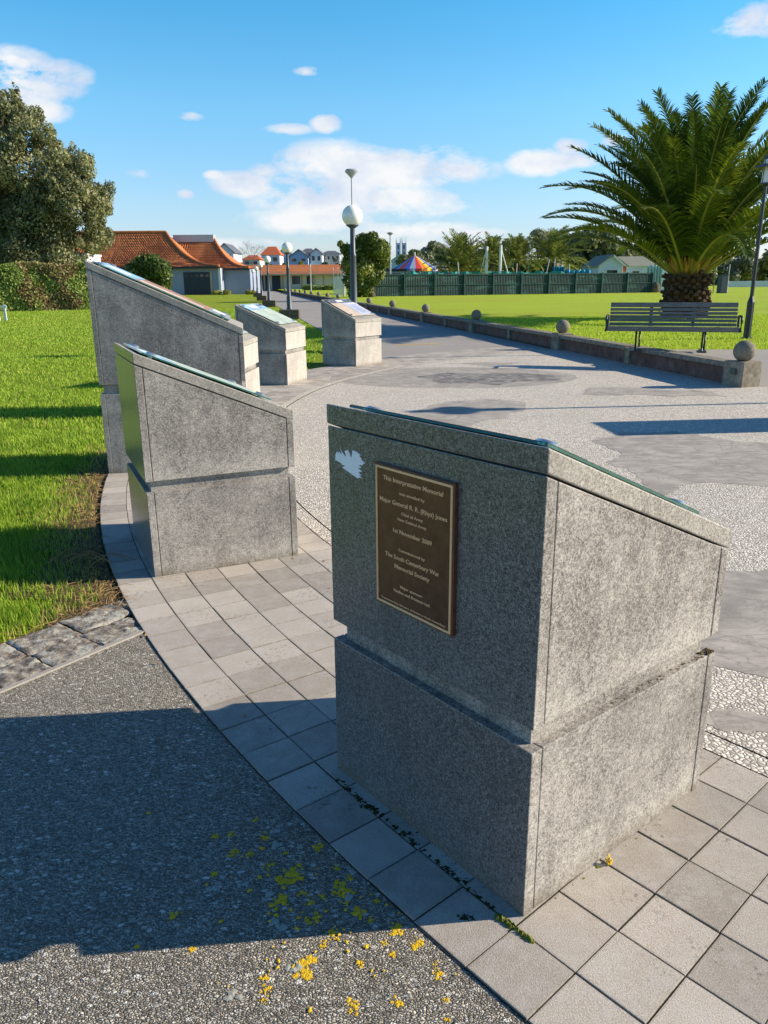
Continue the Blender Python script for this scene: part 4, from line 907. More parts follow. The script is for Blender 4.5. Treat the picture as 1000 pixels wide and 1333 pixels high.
# ------------------------------------------------------------------ palms
def frond_mesh(L, e0, droop, side, nl, rg, leaf=.48, lwid=.017):
    """one frond along +x, returns V,F,tone and rachis points"""
    pts = []; x = z = 0.; n = 22; y = 0.; sw = side
    for k in range(n + 1):
        t = k / n; a = e0 - droop * t ** 1.6; pts.append(Vector((x, y, z))); st = L / n; x += math.cos(a) * st; z += math.sin(a) * st; y += sw * t * st
    V, Fq, T = [], [], []
    for j in range(nl):
        t = .14 + .86 * (j + rg.random() * .6) / nl; kf = min(t * n, n - .01); k = int(kf); p = pts[k].lerp(pts[k + 1], kf - k); tg = (pts[k + 1] - pts[k]).normalized()
        up = Vector((-tg.z, 0, tg.x)).normalized(); sd = tg.cross(up).normalized()
        ll = leaf * (math.sin(PI * min(1, (t * .92 + .08)) ** .75) * .80 + .32) * rg.uniform(.85, 1.1)
        for s in (-1, 1):
            fw = .45 + .75 * t; d = (sd * s + tg * fw + up * rg.uniform(.15, .55)).normalized(); q1 = p + d * ll * .55; d2 = (d + Vector((0, 0, -.45)) * rg.uniform(.4, 1.2)).normalized(); q2 = q1 + d2 * ll * .45
            wv_ = tg * lwid; n0 = len(V); V += [p - wv_, p + wv_, q1 + wv_ * .9, q1 - wv_ * .9, q2, q2]
            Fq.append((n0, n0 + 1, n0 + 2, n0 + 3)); Fq.append((n0 + 3, n0 + 2, n0 + 4, n0 + 5)); T += [rg.random()] * 6
    return V, Fq, T, pts
L_PALMB = leaf_mat('far_palm_leaf', (.045, .065, .015), (.13, .17, .035), (.34, .36, .10), ns=.9)
def make_palm(x, y, z0, th, tr, nf, L, label, indiv=True, nl=62, seed=1, leaf=.48, group=None, lw=.022, spread=(-.12, 1.45)):
    rg = random.Random(seed); root = empty('palm_tree', (x, y, z0), 0, label, 'palm tree', group)
    m = MB(); rg2 = random.Random(seed + 1)
    m.tube([(0, 0, -.1), (0, 0, th * .5), (0, 0, th)], [tr * .82, tr * .85, tr * .9], 18)
    if indiv:
        nb = 190
        for i in range(nb):
            a = i * 2.39996; z = th * (i + .5) / nb * .98; r0 = tr * .80; o = Vector((math.cos(a), math.sin(a), 0)); t_ = Vector((-math.sin(a), math.cos(a), 0)); wdt = rg2.uniform(.07, .16); ou = rg2.uniform(.08, .32); a += rg2.uniform(-.09, .09); z += rg2.uniform(-.04, .05)
            b = o * r0 + Vector((0, 0, z - .05)); m.hexa([b - t_ * wdt, b + t_ * wdt, b + t_ * wdt * .8 + Vector((0, 0, .14)), b - t_ * wdt * .8 + Vector((0, 0, .14)),
                b - t_ * wdt * .7 + o * ou + Vector((0, 0, .12)), b + t_ * wdt * .7 + o * ou + Vector((0, 0, .12)), b + t_ * wdt * .4 + o * ou * .9 + Vector((0, 0, .22)), b - t_ * wdt * .4 + o * ou * .9 + Vector((0, 0, .22))])
    m.build('trunk', M_BOOT, root)
    AV, AF, AT = [], [], []
    pet = MB(); org = MB()
    for i in range(nf):
        f = (i + .5) / nf; el_ = spread[0] + (spread[1] - spread[0]) * f ** .8; a = i * 2.39996 + rg.uniform(-.2, .2)
        Lf = L * rg.uniform(.88, 1.08) * (1 - .25 * max(0, f - .8) / .2); droop = rg.uniform(.62, 1.15) * (1.25 - .45 * f)
        V, Fq, T, pts = frond_mesh(Lf, el_ + .25, droop, rg.uniform(-.12, .12), nl, rg, leaf, lw)
        rr0 = tr * (.62 * (1 - f) + .05); base = Vector((math.cos(a) * rr0, math.sin(a) * rr0, th + .25 * f)); RZ = Matrix.Rotation(a, 3, 'Z')
        V = [RZ @ v + base for v in V]; P_ = [RZ @ p + base for p in pts]
        rad_ = [.055 * (1 - .93 * k / len(pts)) * (tr / .72) ** .5 + .004 for k in range(len(pts))]
        if indiv:
            mm = MB(); mm.tube(P_, rad_, 5, caps=False); nv = len(mm.v); o = MB(); o.v = [tuple(v) for v in V] + mm.v; o.f = Fq + [tuple(j + len(V) for j in ff) for ff in mm.f]; o.mi = [0] * len(Fq) + [1] * len(mm.f)
            ob = o.build('frond', [L_PALM, M_PETI], root)
            at_ = ob.data.attributes.new('tone', 'FLOAT', 'POINT'); at_.data.foreach_set('value', T + [.5] * nv)
        else:
            n0 = len(AV); AV += V; AF += [tuple(j + n0 for j in ff) for ff in Fq]; AT += T; pet.tube(P_, rad_, 4, caps=False)
    if indiv:
        for i in range(60):
            a = i * 2.39996; o_ = Vector((math.cos(a), math.sin(a), 0)); z = th + .05 + .3 * (i / 60)
            org.tube([o_ * tr * .55 + Vector((0, 0, z - .1)), o_ * tr * .86 + Vector((0, 0, z + .12)), o_ * tr * 1.02 + Vector((0, 0, z + .36))], [.10, .085, .035], 5)
        org.build('frond_stub', M_PETO, root)
        tan = MB()
        for i in range(9):
            a = rg.uniform(2.6, 5.6); e = rg.uniform(.75, 1.25); Ls = rg.uniform(1.8, 3.2); e_ = Vector((math.cos(a) * math.cos(e), math.sin(a) * math.cos(e), math.sin(e))) * Ls + Vector((0, 0, th))
            tan.tube([(0, 0, th + .2), tuple(e_ * .6 + Vector((0, 0, th * .4))), tuple(e_)], [.03, .025, .02], 5)
            for j in range(26): s = e_ + Vector((rg.gauss(0, .07), rg.gauss(0, .07), .1)); tan.tube([s, s + Vector((rg.gauss(0, .10), rg.gauss(0, .10), -rg.uniform(.2, .7)))], [.012, .008], 3, caps=False)
        tan.build('flower_stalk', M_TAN, root)
    else:
        np_mesh('crown', [tuple(v) for v in AV], AF, L_PALMB, root, colattr=AT); pet.build('frond_stems', M_PETI, root)
    return root
make_palm(10.62, 28.0, .30, 1.45, .71, 99, 5.7, 'huge date palm with a short rough trunk behind the bench', seed=5, nl=92, leaf=.86, lw=.030, spread=(.30, 1.38))
def bg_palm(px, cy, top, Yd, z0, rpx, label, seed, nf=42):
    p = at(px, cy, Yd); L = rpx * Yd / F_PX * 1.28; make_palm(p.x, Yd, z0, p.z - z0 - .3, .38, nf, L, label, indiv=False, nl=26, seed=seed, leaf=L * .24, lw=.055, group='palms behind the green fence', spread=(-.45, 1.4))
bg_palm(600, 350, 312, 88, .3, 40, 'bushy palm just right of the striped canopy behind the fence', 11, 50)
bg_palm(722, 338, 300, 92, .3, 36, 'palm farthest right of those behind the green fence', 12)
bg_palm(674, 338, 310, 98, .3, 28, 'palm between the white masts and the rightmost fence palm', 13)
bg_palm(641, 334, 310, 104, .3, 24, 'palm standing behind the two white masts', 14)
bg_palm(752, 352, 340, 110, .3, 14, 'small low palm left of the white house', 15, 26)

# ------------------------------------------------------------------ green fence and what stands behind it
fA, fB = gr(486, 386, .3), gr(848, 380.3, .3); fA.y = 72.5; fA = at(486, 386, 72.5); fB = at(848, 380, 82)
fence = empty('green_fence', (fA.x, fA.y, .28), math.atan2(fB.y - fA.y, fB.x - fA.x), 'long dark green corrugated metal fence across the field', 'fence')
fL = math.hypot(fB.x - fA.x, fB.y - fA.y); nb = 10; fh = 1.95
for k in range(nb):
    x0, x1 = fL * k / nb, fL * (k + 1) / nb; n = 36; vs_, fs_ = [], []
    for i in range(n + 1):
        x = x0 + (x1 - x0) * i / n; y = .02 * (1 if i % 2 else -1); vs_ += [(x, y, -.25), (x, y, fh)]
    for i in range(n): fs_.append((2 * i, 2 * i + 2, 2 * i + 3, 2 * i + 1))
    m = MB(); m.add(vs_, fs_); m.build('panel', M_GFENCE, fence)
for k in range(nb + 1): m = MB(); m.box((fL * k / nb, -.08, fh / 2 - .05), (.12, .10, fh + .2)); m.build('post', M_GPOST, fence)
for z in (.98, fh - .08): m = MB(); m.box((fL / 2, -.045, z), (fL, .03, .07)); m.build('rail', M_GPOST, fence)
# timber boards at the left end
tb = empty('board_fence', tuple(at(478, 386, 72.6)), 0, 'short weathered board fence joining the ivy tree and the green fence', 'fence'); tb.location.z = 0.0
for k in range(7): m = MB(); m.box((-.35 + k * .17, 0, 1.1), (.155, .04, 2.2)); m.build('board', M_BLOCK, tb)
# nets / tarps above the fence
def strip(name, px0, px1, py0, py1, Yd, mat, label, cat, wavy=.25):
    a, b = at(px0, py1, Yd), at(px1, py1, Yd); top = at(px0, py0, Yd).z; r_ = empty(name, (a.x, Yd, .3), 0, label, cat); n = 24; vs_, fs_ = [], []; Lx = b.x - a.x; rg = random.Random(int(px0))
    for i in range(n + 1):
        x = Lx * i / n; t = (top - .3) + rg.uniform(-wavy, .05); y = .25 * math.sin(i * 1.3); vs_ += [(x, y, a.z - .3 - .5), (x, y + .1, t)]
    for i in range(n): fs_.append((2 * i, 2 * i + 2, 2 * i + 3, 2 * i + 1))
    m = MB(); m.add(vs_, fs_); m.build('net', mat, r_)
    for k in range(1 if Lx < 4 else 3): m = MB(); m.tube([(Lx * (k + .3 + .4 * rg.random()) / 3, 0, 0), (Lx * (k + .5) / 3, 0, top + rg.uniform(-.2, .9))], .05, 6); m.build('post', M_GALV, r_)
strip('shade_net', 524, 610, 353, 362, 80, M_NET, 'teal shade net hanging above the left half of the green fence', 'net')
strip('shade_net', 610, 735, 353.5, 362, 86, M_NET, 'dark teal net above the right half of the green fence', 'net', .2)
strip('tarpaulin', 719, 734, 347, 360, 88, M_NETB, 'bright blue tarpaulin below the rightmost fence palm', 'tarpaulin', .1)
strip('tarpaulin', 735, 768, 350, 361, 88, M_NETB, 'low blue cover right of the bright tarpaulin above the fence', 'tarpaulin', .2)
# striped canopy
cc = at(540, 350, 100); ap = at(541, 331.5, 100); can = empty('striped_canopy', (cc.x, 100, .3), 0, 'colourful striped carousel canopy rising above the green fence', 'canopy')
cols_ = [(.05, .14, .50), (.35, .42, .60), (.62, .06, .05), (.70, .22, .04), (.80, .55, .03), (.05, .14, .50), (.30, .38, .62), (.66, .10, .05)]
CM = [flat('canopy_stripe', c, .6, .3, var=.05) for c in cols_]
Rc = 28 * 100 / F_PX * 1.03; n = 24; ze = cc.z - .3; za = ap.z - .3; m = MB()
for k in range(n):
    a0, a1 = 2 * PI * k / n, 2 * PI * (k + 1) / n; am = .5
    ring_ = [(Rc * s * math.cos(a), Rc * s * math.sin(a), za - (za - ze) * s ** .92) for s in (0.02, .5, 1.0) for a in (a0, a1)]
    m.add(ring_ + [(Rc * math.cos(a0), Rc * math.sin(a0), ze - .28), (Rc * math.cos(a1), Rc * math.sin(a1), ze - .28)], [(0, 2, 3, 1), (2, 4, 5, 3), (4, 6, 7, 5)], k % 8)
m.build('roof', CM, can)
m = MB(); m.tube([(0, 0, 0), (0, 0, za + .3)], .08, 8)
for k in range(8): m.tube([(Rc * .95 * math.cos(k * PI / 4 + .2), Rc * .95 * math.sin(k * PI / 4 + .2), 0), (Rc * .95 * math.cos(k * PI / 4 + .2), Rc * .95 * math.sin(k * PI / 4 + .2), ze)], .05, 6)
m.build('posts', M_WHITE, can)
# dark kiosk left of canopy
p = at(510, 358, 92); kk = empty('kiosk', (p.x, 92, .3), 0, 'low dark roofed kiosk just left of the striped canopy', 'kiosk')
m = MB(); m.box((0, 0, 1.2), (3.0, 2.4, 2.4)); m.build('wall', M_GREYW, kk); m = MB(); m.box((0, 0, 2.5), (3.3, 2.7, .25)); m.build('roof', M_NAVY, kk); m = MB(); m.box((0, -1.22, 1.7), (1.8, .04, .9)); m.build('window', M_DGLASS, kk)
# masts with guys
for i, (px, top, foot, g, lab) in enumerate(((633, 321, 356, -9, 'white mast with a stay on its left side behind the fence'), (651, 319, 357, 12, 'white mast with a stay on its right side behind the fence'))):
    b, t = at(px, foot, 86), at(px, top, 86); r_ = empty('mast', (b.x, 86, .3), 0, lab, 'mast', 'white masts behind the green fence')
    m = MB(); m.tube([(0, 0, 0), (0, 0, t.z - .3)], [.17, .14], 10); m.build('pole', M_WHITE, r_)
    m = MB(); m.tube([(0, 0, t.z - .5), (g * .086, 0, b.z - .8)], .05, 6); m.build('stay', M_WHITE, r_)
# light poles
def light_pole(px, top, Yd, label, head=.45, z0=.3, arm=0):
    t = at(px, top, Yd); r_ = empty('light_pole', (t.x, Yd, z0), 0, label, 'light pole', 'distant light poles'); H_ = t.z - z0
    m = MB(); m.tube([(0, 0, 0), (0, 0, H_ - .1)], [.11, .07], 8)
    if arm: m.tube([(0, 0, H_ - .2), (arm * .6, 0, H_ + .1), (arm, 0, H_ + .15)], .04, 6)
    m.build('pole', M_GALV, r_)
    m = MB(); m.lathe([(.0, H_ - .18), (.10, H_ - .18), (head, H_ + .02), (head, H_ + .08), (.1, H_ + .16), (0, H_ + .17)], (arm, 0, 0), 14); m.build('lamp_head', M_GALV, r_); return r_
light_pole(508, 304, 90, 'tall grey floodlight pole left of the striped canopy', .38)
light_pole(690, 310, 120, 'light pole sticking up over the fence palms', .45)
light_pole(306, 330, 190, 'slim street light in front of the hillside houses', .15, 0, 2.2)
light_pole(447, 352, 74, 'thin short pole beside the ivy covered tree', .08, 0)
light_pole(849, 345, 98, 'thin pole at the end of the green fence', .08)
light_pole(404, 345, 120, 'thin pole before the long low building', .08, 0)
# church towers far away
p = at(522, 345, 420); ch = empty('church_tower', (p.x, 420, 0), 0, 'faint grey twin towered church far behind the striped canopy', 'church')
for s, (tpx, ty_) in enumerate(((518.5, 311), (526, 311))):
    q_ = at(tpx, ty_, 420); wd_ = 2.4; m = MB(); hx = q_.x - p.x; m.box((hx, 0, (q_.z - 2) / 2), (wd_, wd_, q_.z - 2))
    for a in (-1, 1):
        for b in (-1, 1): m.tube([(hx + a * wd_ * .42, b * wd_ * .42, q_.z - 2.2), (hx + a * wd_ * .42, b * wd_ * .42, q_.z + 1)], [.28, .05], 6)
    m.build('tower', M_STONE, ch); m = MB()
    for k in range(3): m.box((hx, -wd_ / 2 - .03, q_.z - 4 - 3.2 * k), (.7, .1, 1.9))
    m.build('louvre', M_ROOFG, ch)

# ------------------------------------------------------------------ buildings
def win(parent, c, w_, h_, nrm='y', mat=M_DGLASS):
    f = MB(); t = .08
    for (dx, dz, a, b) in ((0, h_ / 2 + t / 2, w_ + 2 * t, t), (0, -h_ / 2 - t / 2, w_ + 2 * t, t), (-w_ / 2 - t / 2, 0, t, h_), (w_ / 2 + t / 2, 0, t, h_)): f.box((c[0] + dx, c[1] - .05, c[2] + dz), (a, .1, b))
    fo = f.build('window', M_WHITE, parent); g = MB(); g.box((c[0], c[1] - .012, c[2]), (w_, .03, h_)); g.build('pane', mat, fo)
def house(px0, px1, base, eave, ridge, Yd, wall_m, roof_m, label, gable=True, wins=3, depth=8, z0=None, gx=None, cat='house'):
    a, b = at(px0, eave, Yd), at(px1, eave, Yd); zr = at((px0 + px1) / 2, ridge, Yd + (0 if gable else depth / 2)).z; zb = at(px0, base, Yd).z if z0 is None else z0
    W_ = b.x - a.x; r_ = empty('house', ((a.x + b.x) / 2, Yd, zb), 0, label, cat, None); he = a.z - zb; hr = max(zr - zb, he + .8)
    m = MB(); m.box((0, depth / 2, he / 2 - 1), (W_, depth, he + 2))
    if gable: m.add([(-W_ / 2, 0, he), (W_ / 2, 0, he), (0, 0, hr - .12), (-W_ / 2, depth, he), (W_ / 2, depth, he), (0, depth, hr - .12)], [(0, 1, 2), (4, 3, 5)])
    m.build('wall', wall_m, r_)
    m = MB(); o_ = .4; t = .16
    if gable:
        for s in (-1, 1):
            x1 = s * (W_ / 2 + o_); ze_ = he - o_ * (hr - he) / (W_ / 2)
            m.hexa([(0, -o_, hr), (x1, -o_, ze_), (x1, depth + o_, ze_), (0, depth + o_, hr), (0, -o_, hr + t), (x1, -o_, ze_ + t), (x1, depth + o_, ze_ + t), (0, depth + o_, hr + t)])
    else:
        i = min(W_ / 2 * .55, depth / 2); v = [(-W_ / 2 - o_, -o_, he), (W_ / 2 + o_, -o_, he), (W_ / 2 + o_, depth + o_, he), (-W_ / 2 - o_, depth + o_, he), (-W_ / 2 + i, depth / 2, hr), (W_ / 2 - i, depth / 2, hr)]
        m.add(v, [(0, 1, 5, 4), (1, 2, 5), (2, 3, 4, 5), (3, 0, 4), (3, 2, 1, 0)])
    m.build('roof', roof_m, r_)
    for k in range(wins): win(r_, (-W_ / 2 + W_ * (k + .5) / wins, 0, he * .58), min(1.5, W_ / wins * .5), min(1.3, he * .4))
    return r_
# terracotta building, Y = 112
Y0 = 112.0
tb_ = empty('tiled_hall', (-25.5, Y0, 0), 0, 'blue grey hall with sweeping orange tiled roofs behind the left lawn', 'building')
def lx(px, py=345, Yd=Y0): return at(px, py, Yd).x + 25.5
def lz(px, py, Yd=Y0): return at(px, py, Yd).z
def sweep_roof(xl, xr_e, xr_r, ze, zr, y0, dep, name, xl_r=None, pw=1.55):
    """hipped pantile roof with bell-cast curve: front slope rises from y0 to y0+dep"""
    m = MB(); nu, nv = 260, 16; vs_ = []
    xl_r = xl if xl_r is None else xl_r
    for j in range(nv + 1):
        t = j / nv; z = ze + (zr - ze) * (t ** pw * .75 + t * .25)
        cr = 1 - (1 - t) ** 1.0; q_ = (t) ** .62
        xr = xr_e + (xr_r - xr_e) * q_
        for i in range(nu + 1):
            x = xl + (xr - xl) * i / nu; y = y0 + dep * t; zz = z + .085 * math.cos(x * 2 * PI / .34)
            vs_.append((x, y, zz))
    m.add(vs_, [(j * (nu + 1) + i, j * (nu + 1) + i + 1, (j + 1) * (nu + 1) + i + 1, (j + 1) * (nu + 1) + i) for j in range(nv) for i in range(nu)])
    # hip side and back
    n0 = []
    for j in range(nv + 1):
        t = j / nv; z = ze + (zr - ze) * (t ** pw * .75 + t * .25); q_ = t ** .62; xr = xr_e + (xr_r - xr_e) * q_; yf = y0 + dep * t; yb = y0 + 2 * dep - dep * t
        n0.append(((xr, yf, z), (xr, yb, z), (xl, yb, z)))
    for j in range(nv): a, b = n0[j], n0[j + 1]; m.add([a[0], a[1], b[1], b[0]], [(0, 1, 2, 3)]); m.add([a[1], a[2], b[2], b[1]], [(0, 1, 2, 3)])
    o = m.build(name, M_ROOF, tb_, smooth=True)
    h = MB(); h.tube([(p[0][0], p[0][1], p[0][2] + .08) for p in n0], .17, 8); h.tube([(xl, y0 + dep, zr + .1), (xr_r, y0 + dep, zr + .1)], .17, 8); h.build('ridge_tiles', M_ROOF, o)
    return o
e1, r1 = 3.55, 8.2 + .25
sweep_roof(lx(60), lx(287), lx(216, 303, Y0 + 5.6), 3.75, lz(200, 303, Y0 + 6), -.9, 6.5, 'roof')
sweep_roof(lx(190), lx(321), lx(279, 312, Y0 + 8.7), 3.55, lz(260, 312, Y0 + 9), 2.2, 6.5, 'rear_roof')
m = MB(); x0, x1 = lx(227, 307, Y0 + 9), lx(279, 307, Y0 + 9); zt = lz(250, 306.5, Y0 + 9); m.box(((x0 + x1) / 2, 9.2, zt - .45), (x1 - x0, 2.0, 1.0)); m.build('roof_plant_box', M_GALV, tb_)
m = MB(); x0, x1 = lx(60), lx(285); m.box(((x0 + x1) / 2, 6, 1.75), (x1 - x0, 12, 3.6)); x2 = lx(320); m.box(((x1 + x2) / 2 + .02, 7.6, 1.65), (x2 - x1, 9, 3.5)); m.build('wall', M_BLUEW, tb_)
m = MB(); m.box((lx(285.5), -.12, 1.75), (.35, .3, 3.6)); m.build('corner_post', M_WHITE, tb_)
m = MB(); x0, x1 = lx(60), lx(287); m.box(((x0 + x1) / 2, -.85, 3.62), (x1 - x0, .12, .28)); x2 = lx(321); m.box(((x1 + x2) / 2, 2.3, 3.42), (x2 - x1, .12, .28)); m.build('gutter', M_NAVY, tb_)
m = MB(); x0, x1 = lx(238), lx(272.5); m.box(((x0 + x1) / 2, -.06, 1.5), (x1 - x0, .1, 3.0)); d_ = m.build('door', M_NAVY, tb_)
m = MB()
for k in range(5): m.box((x0 + (x1 - x0) * (k + .5) / 5, -.12, 2.55), (.42, .03, .32))
m.build('door_pane', M_DGLASS, d_)
m = MB(); m.box((lx(274), -.08, 1.55), (.3, .12, 3.1)); m.build('door_jamb', M_MULL, tb_)
# white section further left behind the tree
ww = empty('white_building', tuple(at(80, 352, 84)), 0, 'white walled building with a green post glimpsed between tree and hedge', 'building'); ww.location.z = 0
zt_ = at(98, 333, 84).z; m = MB(); m.box((0, 2, zt_ / 2), (5.6, 4, zt_)); m.build('wall', M_WHITE, ww); m = MB(); m.box((0, 2, zt_ + .1), (5.8, 4.3, .2)); m.build('roof', M_WHITE, ww)
m = MB(); m.box((.2, -.05, zt_ * .4), (.35, .1, zt_ * .8)); m.build('green_post', flat('green_post_paint', (.20, .42, .12), .6), ww)
# low clubhouse at the end of the path
lb_ = empty('long_low_building', (-15, 150, 0), 0, 'long low cream building with terracotta roof at the end of the path', 'building')
def qx(px): return at(px, 360, 150).x + 15
zb_ = .1; m = MB(); m.box(((qx(305) + qx(452)) / 2, 5, 1.7), (qx(452) - qx(305), 10, 3.3)); m.build('wall', M_CREAM, lb_)
zr_ = at(390, 344.5, 155).z; z_e = at(390, 355.8, 149).z; m = MB(); xa, xb = qx(303), qx(454)
m.hexa([(xa, -1.2, z_e - .2), (xb, -1.2, z_e - .2), (xb, 11.2, z_e - .2), (xa, 11.2, z_e - .2), (xa, 5, zr_), (xb, 5, zr_), (xb, 5.4, zr_), (xa, 5.4, zr_)]); m.build('roof', M_ROOF, lb_)
m = MB(); m.box(((xa + xb) / 2, -1.25, z_e - .22), (xb - xa, .1, .25)); m.build('gutter', M_MULL, lb_)
for (a, b, z0, z1) in ((337, 343, 0, 2.9), (345, 351, 0, 2.9), (354, 365, 0, 2.9)): m = MB(); m.box(((qx(a) + qx(b)) / 2, -.05, (z0 + z1) / 2), (qx(b) - qx(a), .1, z1 - z0)); m.build('door', M_DGLASS, lb_)
for (a, b) in ((380, 391), (399, 407)): win(lb_, ((qx(a) + qx(b)) / 2, 0, 1.9), qx(b) - qx(a), 1.5)
for a in (368, 392.5, 409, 421, 435): m = MB(); m.box((qx(a), -.06, 1.5), (.25, .12, 3.0)); m.build('pilaster', M_MULL, lb_)
hedge('low_hedge', (at(394, 380, 128).x, 128), (at(438, 380, 128).x, 128), .9, .8, 2500, L_HEDGE, 'low clipped hedge before the long low building', size=.12)
# white screen panels with poles near ivy tree
ws_ = empty('white_screen', tuple(at(442, 385, 80)), 0, 'white slatted screen and poles left of the ivy covered tree', 'screen'); ws_.location.z = 0
for k in range(7): m = MB(); m.box((-.45 + k * .15, 0, 1.05), (.11, .04, 2.1)); m.build('slat', M_WHITE, ws_)
for x in (-.55, -.1, .2, .6): m = MB(); m.tube([(x, .05, 0), (x, .05, 2.95)], .035, 6); m.build('pole', M_WHITE, ws_)
# white house right
p = at(797, 345, 100); wh = empty('house', (p.x, 100, .3), R(0), 'pale blue gabled house with olive grey roof left of the big palm', 'house')
g0, g1 = at(780.5, 345.5, 100), at(815.5, 344.5, 100); gw = g1.x - g0.x; he = g0.z - .3; hr = at(797, 332.5, 100).z - .3; xr_ = at(872, 345, 100).x - p.x
m = MB(); m.box((0, 4, he / 2), (gw, 8, he)); m.add([(-gw / 2, 0, he), (gw / 2, 0, he), (0, 0, hr - .1)], [(0, 1, 2)]); m.box(((gw / 2 + xr_) / 2, 5.3, he / 2), (xr_ - gw / 2, 7, he - .02)); m.build('wall', M_PBLUE, wh)
m = MB(); t = .15
for s in (-1, 1):
    xe = s * (gw / 2 + .3); zed = he - .3 * (hr - he) / (gw / 2); m.hexa([(0, -.4, hr), (xe, -.4, zed), (xe, 8, zed), (0, 8, hr), (0, -.4, hr + t), (xe, -.4, zed + t), (xe, 8, zed + t), (0, 8, hr + t)])
m.hexa([(.3, 1.2, he - .1), (xr_ + .3, 1.2, he - .1), (xr_ + .3, 9, he - .1), (.3, 9, he - .1), (.3, 5, hr), (xr_ + .3, 5, hr), (xr_ + .3, 5.3, hr), (.3, 5.3, hr)]); m.build('roof', M_ROOFO, wh)
m = MB(); m.hexa([(0, -.46, hr - .18), (gw / 2 + .3, -.46, he - .55), (gw / 2 + .3, -.40, he - .55), (0, -.40, hr - .18), (0, -.46, hr + .05), (gw / 2 + .3, -.46, he - .3), (gw / 2 + .3, -.40, he - .3), (0, -.40, hr + .05)]); m.build('barge_board', M_WHITE, wh)
win(wh, (at(797, 350, 100).x - p.x, 0, 1.95), 1.35, .95); win(wh, (at(834, 350, 100).x - p.x, 1.8, 1.9), .9, .8)
fl_ = empty('small_flag', tuple(at(810, 356, 98)), 0, 'small faded red flag hanging beside the gabled house window', 'flag'); m = MB(); m.tube([(0, 0, -2.2), (0, 0, .9)], .03, 6); m.build('pole', M_GALV, fl_)
m = MB(); m.add([(0, 0, .9), (.5, .05, .85), (.45, .12, .1), (0, 0, .15), (0, .02, .9), (.5, .07, .85), (.45, .14, .1), (0, .02, .15)], [(0, 1, 2, 3), (7, 6, 5, 4), (0, 4, 5, 1), (1, 5, 6, 2), (2, 6, 7, 3)]); m.build('cloth', M_ROOFR, fl_)
# pale net at fence end + white wall
strip('pale_net', 841, 860, 345, 378, 84, M_NETP, 'pale green netting screen at the right end of the green fence', 'net', .15)
wb = empty('white_shed', tuple(at(868, 378, 88)), 0, 'white shed between the pale netting and the big palm trunk', 'shed'); wb.location.z = .3
m = MB(); m.box((0, 1, 1.35), (1.7, 2, 2.7)); m.build('wall', M_WHITE, wb); m = MB(); m.box((0, 1, 2.78), (1.9, 2.2, .16)); m.build('roof', M_ROOFG, wb); m = MB(); m.box((.2, -.02, .35), (1.0, .06, .5)); m.build('vent', M_NAVY, wb)
p = gr(855, 379.5, .3); bo = empty('boulder', tuple(at(853, 378, 82)), 0, 'dark rounded boulder at the foot of the pale netting', 'boulder'); bo.location.z = .3
m = MB(); m.lathe([(.02, 0), (.42, .02), (.46, .3), (.40, .7), (.22, .98), (0, 1.05)], n=12); m.build('rock', M_BLOCK, bo, smooth=True)
cb = empty('utility_cabinet', tuple(at(940, 375, 75)), R(10), 'dark grey utility cabinet on the field right of the big palm', 'cabinet'); cb.location.z = .3
m = MB(); m.box((0, 0, .8), (.72, .6, 1.6)); m.build('body', M_CAB, cb, bevel=.02); m = MB(); m.box((0, -.31, .8), (.6, .03, 1.4)); m.build('door', M_CAB, cb); m = MB(); m.box((0, 0, 1.63), (.8, .68, .06)); m.build('lid', M_CAB, cb)
for (px, lab) in ((929, 'thin dark post left of the utility cabinet'), (947, 'pale thin post right behind the utility cabinet')):
    r_ = empty('post', tuple(at(px, 375, 76)), 0, lab, 'post', 'posts by the cabinet'); r_.location.z = .3; m = MB(); m.tube([(0, 0, 0), (0, 0, 2.6)], [.04, .035], 6); m.build('shaft', M_GALV if px > 930 else M_CAB, r_)
# far boundary fence at right
bf = empty('boundary_fence', (at(948, 366, 120).x, 120, .3), 0, 'long pale boundary fence along the far side of the field at right', 'fence')
m = MB()
m.box((45, 0, .5), (92, .08, .85)); m.build('panel', M_WFENCE, bf)
for k in range(24): m = MB(); m.box((k * 4, -.06, .55), (.12, .12, 1.15)); m.build('post', M_WFENCE, bf)

# hill + hillside houses
m = MB(); nx_, ny_ = 60, 14; vs_ = []
for j in range(ny_ + 1):
    for i in range(nx_ + 1):
        x = -260 + 620 * i / nx_; y = 165 + 420 * j / ny_
        lft = 1 / (1 + math.exp((x - (-10)) / 22)); t = min(1, max(0, (y - 168) / 120)); h_ = (8.2 * lft + 1.2) * t * t * (3 - 2 * t) + mnoise.noise(Vector((x * .02, y * .02, 0))) * 1.2 * t
        vs_.append((x, y, h_ - .25))
m.add(vs_, [(j * (nx_ + 1) + i, j * (nx_ + 1) + i + 1, (j + 1) * (nx_ + 1) + i + 1, (j + 1) * (nx_ + 1) + i) for j in range(ny_) for i in range(nx_)])
tag(m.build('hill', M_EARTH, smooth=True), kind='structure')
house(281, 304, 345, 328, 317, 215, M_WHITE, M_ROOFG, 'white hillside house with blue grey roof just right of the tiled hall', gable=True, wins=2, depth=12)
house(340, 364, 345, 332, 321, 235, M_WHITE, M_ROOFR, 'white hillside house with orange red roof', gable=False, wins=2, depth=9)
house(361, 379, 345, 331, 323, 250, M_WHITE, M_ROOFG, 'white house behind the second nearest globe lamp on the hillside', wins=2)
house(377, 401, 345, 334, 325, 225, M_LBLUE, M_ROOFG, 'light blue gabled house on the hillside', wins=2, depth=10)
house(392, 409, 342, 329, 323.5, 245, M_GREYW, M_ROOFG, 'grey dark roofed house between the blue and the white gables', gable=False, wins=2)
house(404, 419, 345, 330, 323.5, 228, M_WHITE, M_ROOFG, 'tall narrow white gabled house on the hillside', wins=2, depth=10)
